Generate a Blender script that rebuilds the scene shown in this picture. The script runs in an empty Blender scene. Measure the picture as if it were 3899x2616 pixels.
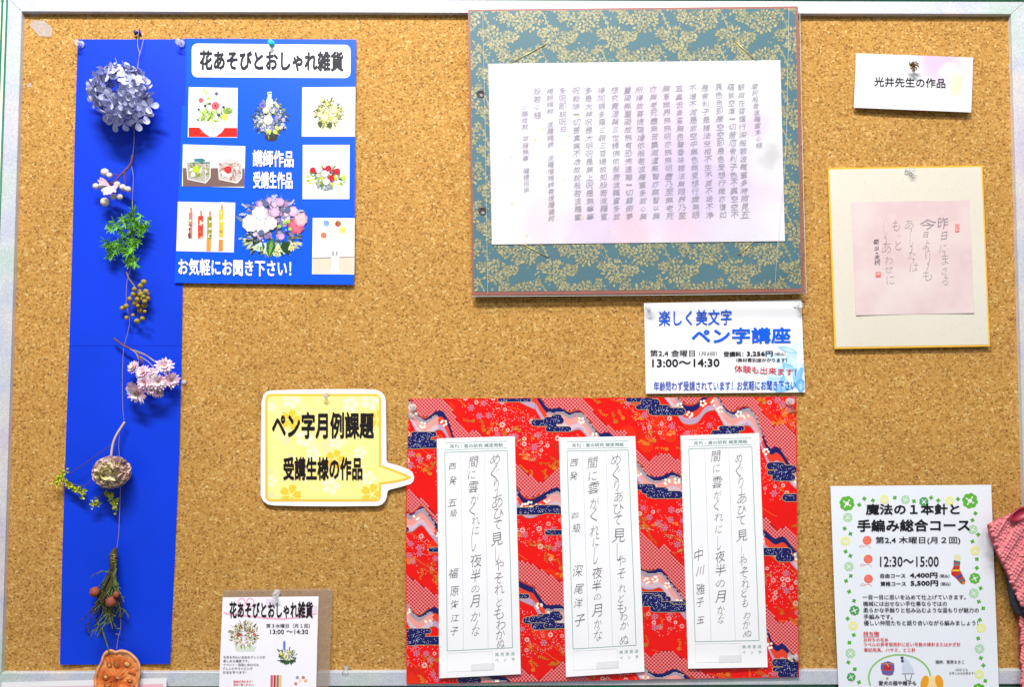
import bpy, math, random
from mathutils import Vector, Matrix
random.seed(7)
R = random.Random(11)
SC = bpy.context.scene
COL = SC.collection

# ------------------------------------------------------------------ camera, light, exposure
W, H = 3899.0, 2616.0            # size of the photograph; sheets are measured in its pixels
F = 2900.0
TH = math.radians(2.6)
D = 1.17
cam = bpy.data.cameras.new('camera'); camo = bpy.data.objects.new('camera', cam); COL.objects.link(camo)
cam.sensor_width = 36.0; cam.lens = 36.0 * F / W
cam.clip_start = 0.01; cam.clip_end = 50
camo.location = (0, -D * math.cos(TH), -D * math.sin(TH))
camo.rotation_euler = (math.pi / 2 + TH, 0, 0)
SC.camera = camo

world = bpy.data.worlds.new("World"); SC.world = world; world.use_nodes = True
bg = world.node_tree.nodes['Background']
bg.inputs[0].default_value = (0.93, 0.96, 1.0, 1); bg.inputs[1].default_value = 0.28

def lamp(name, loc, target, sx, sy, power, col):
    l = bpy.data.lights.new(name, 'AREA'); l.shape = 'RECTANGLE'; l.size = sx; l.size_y = sy
    l.energy = power; l.color = col
    o = bpy.data.objects.new(name, l); COL.objects.link(o); o.location = loc
    d = Vector(target) - Vector(loc); o.rotation_euler = d.to_track_quat('-Z', 'Y').to_euler()
    return o
lamp('ceiling_lamp', (-0.35, -1.55, 2.05), (0, 0, 0.1), 1.25, 0.16, 108, (1.0, 0.985, 0.96))
lamp('ceiling_lamp_rear', (0.9, -2.9, 2.2), (0.2, 0, -0.2), 1.3, 0.3, 34, (0.97, 0.985, 1.0))
SC.view_settings.view_transform = 'Standard'; SC.view_settings.look = 'None'
SC.view_settings.exposure = 0.18; SC.view_settings.gamma = 1.0
SC.view_settings.use_curve_mapping = False
SC.cycles.max_bounces = 8; SC.cycles.transparent_max_bounces = 24

# ------------------------------------------------------------------ geometry helpers
st, ct = math.sin(TH), math.cos(TH)
CY = -D * ct; CZ = -D * st
def P(px, py, h=0.0):
    """point of the plane standing h metres in front of the cork at photograph pixel px, py"""
    a = (px - W / 2) / F; b = -(py - H / 2) * 1.0014 / F
    dx = a; dy = ct - b * st; dz = st + b * ct
    t = (-h - CY) / dy
    return (dx * t, -h, CZ + dz * t)
MM = 0.0004035                   # metres per photograph pixel on the board

def lin(c):
    c /= 255.0
    return c / 12.92 if c <= 0.04045 else ((c + 0.055) / 1.055) ** 2.4
KA = 0.86
def S(r, g, b, k=KA): return (lin(r) * k, lin(g) * k, lin(b) * k)

def tagit(o, label=None, cat=None, group=None, kind=None):
    if label: o['label'] = label
    if cat: o['category'] = cat
    if group: o['group'] = group
    if kind: o['kind'] = kind
    return o
def thing(name, label, cat, loc, group=None):
    o = bpy.data.objects.new(name, None); COL.objects.link(o); o.location = loc
    o.empty_display_size = 0.02
    o['origin'] = [float(v) for v in loc]
    return tagit(o, label, cat, group)
def org(o):
    while o.parent: o = o.parent
    return Vector(o.location)
def link(name, me, parent=None, m=None):
    o = bpy.data.objects.new(name, me); COL.objects.link(o)
    if m and not me.materials: me.materials.append(m)
    if parent: o.parent = parent
    return o
def mesh(name, vs, fs, m, parent=None, smooth=False, cols=None):
    vs = [Vector(v) for v in vs]
    if parent: L = org(parent)
    else:
        L = sum(vs, Vector()) / len(vs)
    me = bpy.data.meshes.new(name)
    me.from_pydata([v - L for v in vs], [], fs); 
    if cols:
        at = me.color_attributes.new('Col', 'FLOAT_COLOR', 'CORNER')
        buf = []
        for p, c in zip(me.polygons, cols):
            buf += [c[0], c[1], c[2], 1.0] * p.loop_total
        at.data.foreach_set('color', buf)
    if smooth: me.polygons.foreach_set('use_smooth', [True] * len(me.polygons))
    me.update()
    o = link(name, me, parent, m)
    if not parent: o.location = L
    return o

class MB:
    def __init__(s): s.v = []; s.f = []; s.c = []
    def add(s, vs, fs, c=None):
        n = len(s.v); s.v += [tuple(v) for v in vs]
        for f in fs: s.f.append(tuple(i + n for i in f)); s.c.append(c or (1, 1, 1))
    def build(s, name, m, parent=None, smooth=False, col=False):
        return mesh(name, s.v, s.f, m, parent, smooth, s.c if col else None)

def tube_geo(pts, rad, n=6, closed_ends=True):
    pts = [Vector(p) for p in pts]
    if not isinstance(rad, (list, tuple)): rad = [rad] * len(pts)
    vs = []; fs = []
    up = Vector((0.31, 0.87, 0.2)).normalized()
    for i, p in enumerate(pts):
        t = (pts[min(i + 1, len(pts) - 1)] - pts[max(i - 1, 0)])
        if t.length < 1e-9: t = Vector((0, 0, 1))
        t.normalize()
        a = t.cross(up)
        if a.length < 1e-3: a = t.cross(Vector((1, 0, 0)))
        a.normalize(); b = t.cross(a)
        for k in range(n):
            q = 2 * math.pi * k / n
            vs.append(p + (a * math.cos(q) + b * math.sin(q)) * rad[i])
    for i in range(len(pts) - 1):
        for k in range(n):
            fs.append((i * n + k, i * n + (k + 1) % n, (i + 1) * n + (k + 1) % n, (i + 1) * n + k))
    if closed_ends:
        fs.append(tuple(range(n - 1, -1, -1))); m = (len(pts) - 1) * n; fs.append(tuple(range(m, m + n)))
    return vs, fs
def smooth_line(pts, k=5):
    pts = [Vector(p) for p in pts]; out = []
    for i in range(len(pts) - 1):
        p0 = pts[max(i - 1, 0)]; p1 = pts[i]; p2 = pts[i + 1]; p3 = pts[min(i + 2, len(pts) - 1)]
        for j in range(k):
            t = j / k
            out.append(0.5 * ((2 * p1) + (-p0 + p2) * t + (2 * p0 - 5 * p1 + 4 * p2 - p3) * t * t + (-p0 + 3 * p1 - 3 * p2 + p3) * t ** 3))
    out.append(pts[-1]); return out
def lathe_geo(prof, n=24):
    vs = []; fs = []
    for r, y in prof:
        for k in range(n):
            q = 2 * math.pi * k / n
            vs.append((r * math.cos(q), -y, r * math.sin(q)))
    for i in range(len(prof) - 1):
        for k in range(n):
            fs.append((i * n + k, (i + 1) * n + k, (i + 1) * n + (k + 1) % n, i * n + (k + 1) % n))
    return vs, fs
def box_geo(x0, x1, y0, y1, z0, z1):
    vs = [(x, y, z) for x in (x0, x1) for y in (y0, y1) for z in (z0, z1)]
    return vs, [(0, 1, 3, 2), (4, 6, 7, 5), (0, 4, 5, 1), (2, 3, 7, 6), (0, 2, 6, 4), (1, 5, 7, 3)]

# ------------------------------------------------------------------ materials
def mat(name, col, rough=0.6, spec=0.35, metal=0.0, emit=None, vary=None, bump=None, sss=None, coat=0.0, sheen=0):
    m = bpy.data.materials.new(name); m.use_nodes = True
    nt = m.node_tree; b = nt.nodes['Principled BSDF']
    b.inputs['Base Color'].default_value = (*col, 1)
    b.inputs['Roughness'].default_value = rough; b.inputs['Specular IOR Level'].default_value = spec
    b.inputs['Metallic'].default_value = metal; b.inputs['Coat Weight'].default_value = coat
    b.inputs['Coat Roughness'].default_value = 0.08
    if sheen: b.inputs['Sheen Weight'].default_value = sheen
    if vary or bump:
        tc = nt.nodes.new('ShaderNodeTexCoord')
    if vary:   # (scale, amount)
        n = nt.nodes.new('ShaderNodeTexNoise'); n.inputs['Scale'].default_value = vary[0]; n.inputs['Detail'].default_value = 5
        nt.links.new(tc.outputs['Object'], n.inputs['Vector'])
        mr = nt.nodes.new('ShaderNodeMapRange'); mr.inputs[1].default_value = 0.3; mr.inputs[2].default_value = 0.7
        mr.inputs[3].default_value = 1 - vary[1]; mr.inputs[4].default_value = 1 + vary[1] * 0.6
        nt.links.new(n.outputs['Fac'], mr.inputs[0])
        vm = nt.nodes.new('ShaderNodeVectorMath'); vm.operation = 'SCALE'
        vm.inputs[0].default_value = col; nt.links.new(mr.outputs[0], vm.inputs['Scale'])
        nt.links.new(vm.outputs[0], b.inputs['Base Color'])
    if bump:   # (scale, strength, distance)
        n2 = nt.nodes.new('ShaderNodeTexNoise'); n2.inputs['Scale'].default_value = bump[0]; n2.inputs['Detail'].default_value = 4
        nt.links.new(tc.outputs['Object'], n2.inputs['Vector'])
        bp = nt.nodes.new('ShaderNodeBump'); bp.inputs['Strength'].default_value = bump[1]; bp.inputs['Distance'].default_value = bump[2]
        nt.links.new(n2.outputs['Fac'], bp.inputs['Height']); nt.links.new(bp.outputs[0], b.inputs['Normal'])
    return m
def ink_mat(name, rough=0.45, coat=0.0, spec=0.3):
    m = mat(name, (1, 1, 1), rough, spec, coat=coat); nt = m.node_tree
    a = nt.nodes.new('ShaderNodeAttribute'); a.attribute_name = 'Col'
    nt.links.new(a.outputs['Color'], nt.nodes['Principled BSDF'].inputs['Base Color'])
    return m
def clear_mat(name, tint=(0.9, 0.93, 0.93), gloss=0.25, diff=0.06, rough=0.03, dcol=(0.9, 0.9, 0.9)):
    m = bpy.data.materials.new(name); m.use_nodes = True; nt = m.node_tree; nt.nodes.clear()
    out = nt.nodes.new('ShaderNodeOutputMaterial'); tr = nt.nodes.new('ShaderNodeBsdfTransparent'); tr.inputs[0].default_value = (*tint, 1)
    gl = nt.nodes.new('ShaderNodeBsdfGlossy'); gl.inputs['Roughness'].default_value = rough
    df = nt.nodes.new('ShaderNodeBsdfDiffuse'); df.inputs[0].default_value = (*dcol, 1)
    lw = nt.nodes.new('ShaderNodeLayerWeight'); lw.inputs[0].default_value = gloss
    m1 = nt.nodes.new('ShaderNodeMixShader'); m1.inputs[0].default_value = diff
    m2 = nt.nodes.new('ShaderNodeMixShader')
    nt.links.new(tr.outputs[0], m1.inputs[1]); nt.links.new(df.outputs[0], m1.inputs[2])
    nt.links.new(lw.outputs['Fresnel'], m2.inputs[0]); nt.links.new(m1.outputs[0], m2.inputs[1]); nt.links.new(gl.outputs[0], m2.inputs[2])
    nt.links.new(m2.outputs[0], out.inputs[0])
    return m

def cork_material():
    m = bpy.data.materials.new('cork'); m.use_nodes = True; nt = m.node_tree; N = nt.nodes; L = nt.links
    b = N['Principled BSDF']; b.inputs['Roughness'].default_value = 0.85; b.inputs['Specular IOR Level'].default_value = 0.15
    tc = N.new('ShaderNodeTexCoord')
    no = N.new('ShaderNodeTexNoise'); no.inputs['Scale'].default_value = 160; no.inputs['Detail'].default_value = 3
    L.new(tc.outputs['Object'], no.inputs['Vector'])
    mx = N.new('ShaderNodeVectorMath'); mx.operation = 'MULTIPLY_ADD'
    L.new(no.outputs['Color'], mx.inputs[0]); mx.inputs[1].default_value = (0.006, 0.0, 0.005); L.new(tc.outputs['Object'], mx.inputs[2])
    mp = N.new('ShaderNodeMapping'); mp.inputs['Scale'].default_value = (1.0, 1.0, 1.15); L.new(mx.outputs[0], mp.inputs[0])
    def voro(scale, feat='F1'):
        v = N.new('ShaderNodeTexVoronoi'); v.voronoi_dimensions = '3D'; v.feature = feat; v.inputs['Scale'].default_value = scale
        L.new(mp.outputs[0], v.inputs['Vector']); return v
    v1 = voro(340); sp = N.new('ShaderNodeSeparateColor'); L.new(v1.outputs['Color'], sp.inputs[0])
    rp = N.new('ShaderNodeValToRGB'); cr = rp.color_ramp; cr.interpolation = 'LINEAR'
    stops = [(0.0, (170, 118, 58)), (0.16, (200, 146, 72)), (0.42, (212, 158, 82)), (0.8, (220, 167, 90)), (0.93, (230, 184, 108)), (1.0, (238, 202, 134))]
    cr.elements[0].position = stops[0][0]; cr.elements[0].color = (*S(*stops[0][1], 0.73), 1)
    cr.elements[1].position = 1.0; cr.elements[1].color = (*S(*stops[-1][1], 0.73), 1)
    for p, c in stops[1:-1]:
        e = cr.elements.new(p); e.color = (*S(*c, 0.73), 1)
    L.new(sp.outputs[0], rp.inputs[0])
    v2 = voro(250); sp2 = N.new('ShaderNodeSeparateColor'); L.new(v2.outputs['Color'], sp2.inputs[0])
    g1 = N.new('ShaderNodeMath'); g1.operation = 'GREATER_THAN'; g1.inputs[1].default_value = 0.84; L.new(sp2.outputs[1], g1.inputs[0])
    g2 = N.new('ShaderNodeMath'); g2.operation = 'LESS_THAN'; g2.inputs[1].default_value = 0.33; L.new(v2.outputs['Distance'], g2.inputs[0])
    g3 = N.new('ShaderNodeMath'); g3.operation = 'MULTIPLY'; L.new(g1.outputs[0], g3.inputs[0]); L.new(g2.outputs[0], g3.inputs[1])
    g4 = N.new('ShaderNodeMath'); g4.operation = 'MULTIPLY'; g4.inputs[1].default_value = 0.62; L.new(g3.outputs[0], g4.inputs[0])
    mixd = N.new('ShaderNodeMixRGB'); L.new(g4.outputs[0], mixd.inputs[0]); L.new(rp.outputs[0], mixd.inputs[1]); mixd.inputs[2].default_value = (*S(92, 58, 30, 0.75), 1)
    # darker seams between granules
    v3 = voro(340, 'DISTANCE_TO_EDGE'); mr = N.new('ShaderNodeMapRange'); L.new(v3.outputs['Distance'], mr.inputs[0])
    mr.inputs[1].default_value = 0.0; mr.inputs[2].default_value = 0.09; mr.inputs[3].default_value = 0.72; mr.inputs[4].default_value = 1.0
    big = N.new('ShaderNodeTexNoise'); big.inputs['Scale'].default_value = 9; big.inputs['Detail'].default_value = 4; L.new(tc.outputs['Object'], big.inputs['Vector'])
    mb = N.new('ShaderNodeMapRange'); L.new(big.outputs['Fac'], mb.inputs[0]); mb.inputs[1].default_value = 0.3; mb.inputs[2].default_value = 0.7
    mb.inputs[3].default_value = 0.93; mb.inputs[4].default_value = 1.05
    mm = N.new('ShaderNodeMath'); mm.operation = 'MULTIPLY'; L.new(mr.outputs[0], mm.inputs[0]); L.new(mb.outputs[0], mm.inputs[1])
    vs = N.new('ShaderNodeVectorMath'); vs.operation = 'SCALE'; L.new(mixd.outputs[0], vs.inputs[0]); L.new(mm.outputs[0], vs.inputs['Scale'])
    L.new(vs.outputs[0], b.inputs['Base Color'])
    bp = N.new('ShaderNodeBump'); bp.inputs['Strength'].default_value = 0.55; bp.inputs['Distance'].default_value = 0.0006
    L.new(mr.outputs[0], bp.inputs['Height']); L.new(bp.outputs[0], b.inputs['Normal'])
    return m
M_CORK = cork_material()

def rail_material():
    m = bpy.data.materials.new('iridescent_silver_rail'); m.use_nodes = True; nt = m.node_tree; N = nt.nodes; L = nt.links
    b = N['Principled BSDF']; b.inputs['Roughness'].default_value = 0.45; b.inputs['Metallic'].default_value = 0.22; b.inputs['Specular IOR Level'].default_value = 0.6
    tc = N.new('ShaderNodeTexCoord')
    n = N.new('ShaderNodeTexNoise'); n.inputs['Scale'].default_value = 7; n.inputs['Detail'].default_value = 2; L.new(tc.outputs['Object'], n.inputs['Vector'])
    rp = N.new('ShaderNodeValToRGB'); cr = rp.color_ramp
    cr.elements[0].position = 0.3; cr.elements[0].color = (*S(196, 216, 206, 0.85), 1)
    cr.elements[1].position = 0.72; cr.elements[1].color = (*S(214, 206, 222, 0.85), 1)
    for p, c in ((0.42, (214, 220, 222)), (0.52, (206, 210, 226)), (0.62, (226, 222, 222))):
        e = cr.elements.new(p); e.color = (*S(*c, 0.85), 1)
    L.new(n.outputs['Fac'], rp.inputs[0])
    v = N.new('ShaderNodeTexVoronoi'); v.inputs['Scale'].default_value = 700; L.new(tc.outputs['Object'], v.inputs['Vector'])
    sp = N.new('ShaderNodeSeparateColor'); L.new(v.outputs['Color'], sp.inputs[0])
    g = N.new('ShaderNodeMapRange'); L.new(sp.outputs[0], g.inputs[0]); g.inputs[1].default_value = 0.0; g.inputs[2].default_value = 1.0; g.inputs[3].default_value = 0.85; g.inputs[4].default_value = 1.12
    vs = N.new('ShaderNodeVectorMath'); vs.operation = 'SCALE'; L.new(rp.outputs[0], vs.inputs[0]); L.new(g.outputs[0], vs.inputs['Scale'])
    L.new(vs.outputs[0], b.inputs['Base Color'])
    bp = N.new('ShaderNodeBump'); bp.inputs['Strength'].default_value = 0.15; bp.inputs['Distance'].default_value = 0.0003
    L.new(sp.outputs[1], bp.inputs['Height']); L.new(bp.outputs[0], b.inputs['Normal'])
    return m
M_RAIL = rail_material()
M_INK = ink_mat('printed_ink')
M_INKG = ink_mat('laminated_ink', 0.22, 0.25)
M_GOLDTHREAD = ink_mat('woven_thread', 0.5, 0.0, 0.5)
def paper(name, rgb, rough=0.6, bump=True, **k):
    return mat(name, S(*rgb, k.pop('ka', KA)), rough, 0.3, vary=(14, 0.03), bump=(500, 0.12, 0.0002) if bump else None, **k)
M_WHITE = paper('white_paper', (250, 249, 252), ka=0.80)
M_BLUEP = mat('blue_paper', S(0, 54, 204, 1.0), 0.55, 0.25, vary=(9, 0.10), bump=(900, 0.15, 0.0002))
M_PIN = clear_mat('clear_plastic', (0.985, 0.99, 0.995), 0.16, 0.22, 0.08, (1, 1, 1))
M_FILM = clear_mat('clear_film', (0.985, 0.99, 0.99), 0.10, 0.03, 0.10)
M_LAMI = clear_mat('cloudy_laminate', (0.88, 0.86, 0.86), 0.12, 0.42, 0.2, S(190, 168, 150))
M_TAPE = clear_mat('matte_tape', (0.98, 0.98, 0.98), 0.1, 0.25, 0.3, S(228, 228, 234))
M_STEEL = mat('steel', (0.6, 0.6, 0.6), 0.25, 0.5, 1.0)

# ------------------------------------------------------------------ sheets, prints and lettering
class Sheet:
    """a sheet of paper: rows of (left, right) corners in photograph pixels, hf = height off the cork"""
    def __init__(s, rows, hf):
        s.rows = rows; s.hf = hf
    def uv(s, u, v):
        n = len(s.rows) - 1; k = min(int(v * n), n - 1) if n > 0 else 0
        t = v * n - k
        (a, b), (c, d) = s.rows[k], s.rows[k + 1]
        lx = a[0] + (c[0] - a[0]) * t; ly = a[1] + (c[1] - a[1]) * t
        rx = b[0] + (d[0] - b[0]) * t; ry = b[1] + (d[1] - b[1]) * t
        return (lx + (rx - lx) * u, ly + (ry - ly) * u)
    def build(s, name, m, parent=None, nu=24, nv=24, th=0.0003, single=False):
        vs = []; fs = []; w = nu + 1; q = w * (nv + 1)
        for side in ((0,) if single else (0, 1)):
            for j in range(nv + 1):
                for i in range(nu + 1):
                    x, y = s.uv(i / nu, j / nv)
                    vs.append(Vector(P(x, y, s.hf(x, y))) + Vector((0, th * side, 0)))
        for j in range(nv):
            for i in range(nu):
                a = j * w + i; fs.append((a, a + w, a + w + 1, a + 1))
                if not single: a += q; fs.append((a, a + 1, a + w + 1, a + w))
        ns = len(fs)
        if not single:      # the cut edge has vertices of its own so that the face stays flat-shaded up to it
            ring = [(i, 0) for i in range(nu)] + [(nu, j) for j in range(nv)] + [(i, nv) for i in range(nu, 0, -1)] + [(0, j) for j in range(nv, 0, -1)]
            n0 = len(vs)
            for i, j in ring: a = j * w + i; vs += [vs[a], vs[a + q]]
            for k in range(len(ring)): c = (k + 1) % len(ring); fs.append((n0 + 2 * k, n0 + 2 * c, n0 + 2 * c + 1, n0 + 2 * k + 1))
        o = mesh(name, vs, fs, m, parent, True)
        o.data.polygons.foreach_set('use_smooth', [True] * ns + [False] * (len(fs) - ns))
        return o

class Print:
    DZ = 6e-6; CELL = 9.0
    def __init__(s, hf, z=0.00012): s.hf = hf; s.z = z; s.mb = MB(); s.clip = None; s.grid = {}; s.pend = {}; s.k = 0; s.split = True
    def up(s, n=1):
        for c, l in s.pend.items():
            if s.grid.get(c, 0) < l: s.grid[c] = l
        s.pend = {}; s.k = 0
    def poly(s, pts, c, hold=False):
        """layers of ink: each piece lies just above whatever is already printed below it"""
        if not hold: s.up()
        if s.clip:
            pts = clip_poly(pts, s.clip)
            if len(pts) < 3: return
        X0 = min(p[0] for p in pts); X1 = max(p[0] for p in pts); Y0 = min(p[1] for p in pts); Y1 = max(p[1] for p in pts)
        if max(X1 - X0, Y1 - Y0) > 60 and s.split:      # long pieces are cut up so that they follow the bend of the sheet
            nx = max(1, int((X1 - X0) / 38)); ny = max(1, int((Y1 - Y0) / 38)); save = s.clip; s.clip = None; s.split = False
            for i in range(nx):
                for j in range(ny):
                    xa, xb = X0 + (X1 - X0) * i / nx, X0 + (X1 - X0) * (i + 1) / nx; ya, yb = Y0 + (Y1 - Y0) * j / ny, Y0 + (Y1 - Y0) * (j + 1) / ny
                    pc = clip_poly(pts, [(xa, ya), (xb, ya), (xb, yb), (xa, yb)])
                    if len(pc) > 2: s.k = 0; s.poly(pc, c, True)
            s.clip = save; s.split = True; return
        q = s.CELL; x0 = int(min(p[0] for p in pts) // q); x1 = int(max(p[0] for p in pts) // q); y0 = int(min(p[1] for p in pts) // q); y1 = int(max(p[1] for p in pts) // q)
        g = s.grid; cells = [(i, j) for i in range(x0, x1 + 1) for j in range(y0, y1 + 1)]
        l = 1 + max(g.get(t, 0) for t in cells)
        for t in cells:
            if s.pend.get(t, 0) < l: s.pend[t] = l
        z = s.z + l * s.DZ + (s.k % 8) * s.DZ * 0.11; s.k += 1
        s.mb.add([P(x, y, s.hf(x, y) + z) for x, y in pts], [tuple(range(len(pts) - 1, -1, -1))], c)
    def disc(s, x, y, r, c, n=8, ry=None, rot=0, hold=False):
        ry = ry or r; cr, sr = math.cos(rot), math.sin(rot)
        s.poly([(x + r * math.cos(t) * cr - ry * math.sin(t) * sr, y + r * math.cos(t) * sr + ry * math.sin(t) * cr) for t in [2 * math.pi * k / n for k in range(n)]], c, hold)
    def rect(s, tl, tr, br, bl, c, nu=8, nv=8):
        s.up(); q = s.CELL
        cells = [(i, j) for i in range(int(min(tl[0], bl[0]) // q), int(max(tr[0], br[0]) // q) + 1) for j in range(int(min(tl[1], tr[1]) // q), int(max(bl[1], br[1]) // q) + 1)]
        l = 1 + max(s.grid.get(t, 0) for t in cells); zz = s.z + l * s.DZ
        for t in cells: s.pend[t] = l
        vs = []; fs = []
        for j in range(nv + 1):
            for i in range(nu + 1):
                u = i / nu; v = j / nv
                x = (tl[0] * (1 - u) + tr[0] * u) * (1 - v) + (bl[0] * (1 - u) + br[0] * u) * v
                y = (tl[1] * (1 - u) + tr[1] * u) * (1 - v) + (bl[1] * (1 - u) + br[1] * u) * v
                vs.append(P(x, y, s.hf(x, y) + zz))
        for j in range(nv):
            for i in range(nu):
                a = j * (nu + 1) + i; fs.append((a, a + nu + 1, a + nu + 2, a + 1))
        s.mb.add(vs, fs, c)
    def line(s, pts, w, c, hold=False):
        if not hold: s.up()
        for i in range(len(pts) - 1):
            (x0, y0), (x1, y1) = pts[i], pts[i + 1]
            l = math.hypot(x1 - x0, y1 - y0) or 1e-6
            nseg = max(1, int(l / 60)) if not s.clip else 1
            nx, ny = -(y1 - y0) / l * w / 2, (x1 - x0) / l * w / 2
            for k in range(nseg):
                a, b = k / nseg, (k + 1) / nseg
                xa, ya, xb, yb = x0 + (x1 - x0) * a, y0 + (y1 - y0) * a, x0 + (x1 - x0) * b, y0 + (y1 - y0) * b
                s.poly([(xa + nx, ya + ny), (xb + nx, yb + ny), (xb - nx, yb - ny), (xa - nx, ya - ny)], c, True)
    def leaf(s, x, y, l, w, a, c, hold=False):
        ca, sa = math.cos(a), math.sin(a)
        pts = [(0, 0), (0.3, 0.5), (0.62, 0.42), (1, 0), (0.62, -0.42), (0.3, -0.5)]
        s.poly([(x + (p * l) * ca - q * w * sa, y + (p * l) * sa + q * w * ca) for p, q in pts], c, hold)
    def flower(s, x, y, r, n, c, cc=None, gap=0.25, w=0.7, a0=0.0):
        for k in range(n):
            a = a0 + 2 * math.pi * k / n
            s.disc(x + math.cos(a) * r * (gap + (1 - gap) / 2), y + math.sin(a) * r * (gap + (1 - gap) / 2), r * (1 - gap) / 2, c, 7, r * w * math.pi / n * 0.9, a, hold=(k > 0))
        if cc: s.disc(x, y, r * 0.22, cc, 6)
    def build(s, name, parent, m=None): return s.mb.build(name, m or M_INK, parent, col=True)

def clip_poly(pts, quad):
    out = list(pts)
    for i in range(len(quad)):
        a, b = quad[i], quad[(i + 1) % len(quad)]
        ins = lambda p: (b[0] - a[0]) * (p[1] - a[1]) - (b[1] - a[1]) * (p[0] - a[0]) >= 0
        inp = out; out = []
        for j in range(len(inp)):
            p, q = inp[j - 1], inp[j]
            if ins(p) != ins(q):
                d1 = (b[0] - a[0]) * (p[1] - a[1]) - (b[1] - a[1]) * (p[0] - a[0]); d2 = (b[0] - a[0]) * (q[1] - a[1]) - (b[1] - a[1]) * (q[0] - a[0])
                t = d1 / (d1 - d2); out.append((p[0] + (q[0] - p[0]) * t, p[1] + (q[1] - p[1]) * t))
            if ins(q): out.append(q)
        if not out: return []
    return out

_cu = bpy.data.curves.new('type', 'FONT'); _to = bpy.data.objects.new('type', _cu); COL.objects.link(_to)
_cu.resolution_u = 2
_cache = {}
def glyphs(body, off=0.0):
    key = (body, off)
    if key in _cache: return _cache[key]
    _cu.body = body; _cu.offset = off
    dg = bpy.context.evaluated_depsgraph_get(); dg.update()
    ev = _to.evaluated_get(dg); me = ev.to_mesh()
    vs = [(v.co.x, v.co.y) for v in me.vertices]; fs = [tuple(p.vertices) for p in me.polygons]
    ev.to_mesh_clear()
    xs = [v[0] for v in vs]; ys = [v[1] for v in vs]
    bb = (min(xs), max(xs), min(ys), max(ys)) if vs else (0, 1, 0, 1)
    _cache[key] = (vs, fs, bb); return _cache[key]

_inks = {}
def ink(rgb):
    if rgb not in _inks: _inks[rgb] = mat('ink_%02x%02x%02x' % rgb, S(*rgb), 0.5, 0.25)
    return _inks[rgb]
def text(sheet, parent, body, tl, rv, dv, rgb, off=0.012, z=0.0006, name='lettering', grow=0.0, mb=None):
    """fit the inked box of body into the parallelogram tl + rv + dv (photograph pixels)"""
    g = max(off, 0.0)
    vs, fs, (x0, x1, y0, y1) = glyphs(body, min(off, 0.0))
    e = 0.0 if grow else g
    X0, X1, Y0, Y1 = x0 - e, x1 + e, y0 - e, y1 + e
    out = []; of = []
    sh = [(0, 0)]
    if g > 0.003:       # heavier type: the same letter struck several times, each a hair higher
        m_ = 4 if g < .018 else 8
        sh += [(math.cos(6.2832 * (k + .5) / m_) * g, math.sin(6.2832 * (k + .5) / m_) * g) for k in range(m_)]
    for k, (sx, sy) in enumerate(sh):
        n0 = len(out)
        for x, y in vs:
            u = (x + sx - X0) / (X1 - X0); v = 1 - (y + sy - Y0) / (Y1 - Y0)
            px = tl[0] + rv[0] * u + dv[0] * v; py = tl[1] + rv[1] * u + dv[1] * v
            out.append(P(px, py, sheet.hf(px, py) + z + k * 3e-6))
        of += [tuple(i + n0 for i in f) for f in fs]
    if mb is not None: mb.add(out, of); return
    return mesh(name, out, of, ink(rgb), parent)
def tbox(sheet, parent, body, x0, y0, x1, y1, rgb, off=0.012, tilt=0, **k):
    return text(sheet, parent, body, (x0, y0), (x1 - x0, tilt), (0, y1 - y0), rgb, off, **k)

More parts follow.
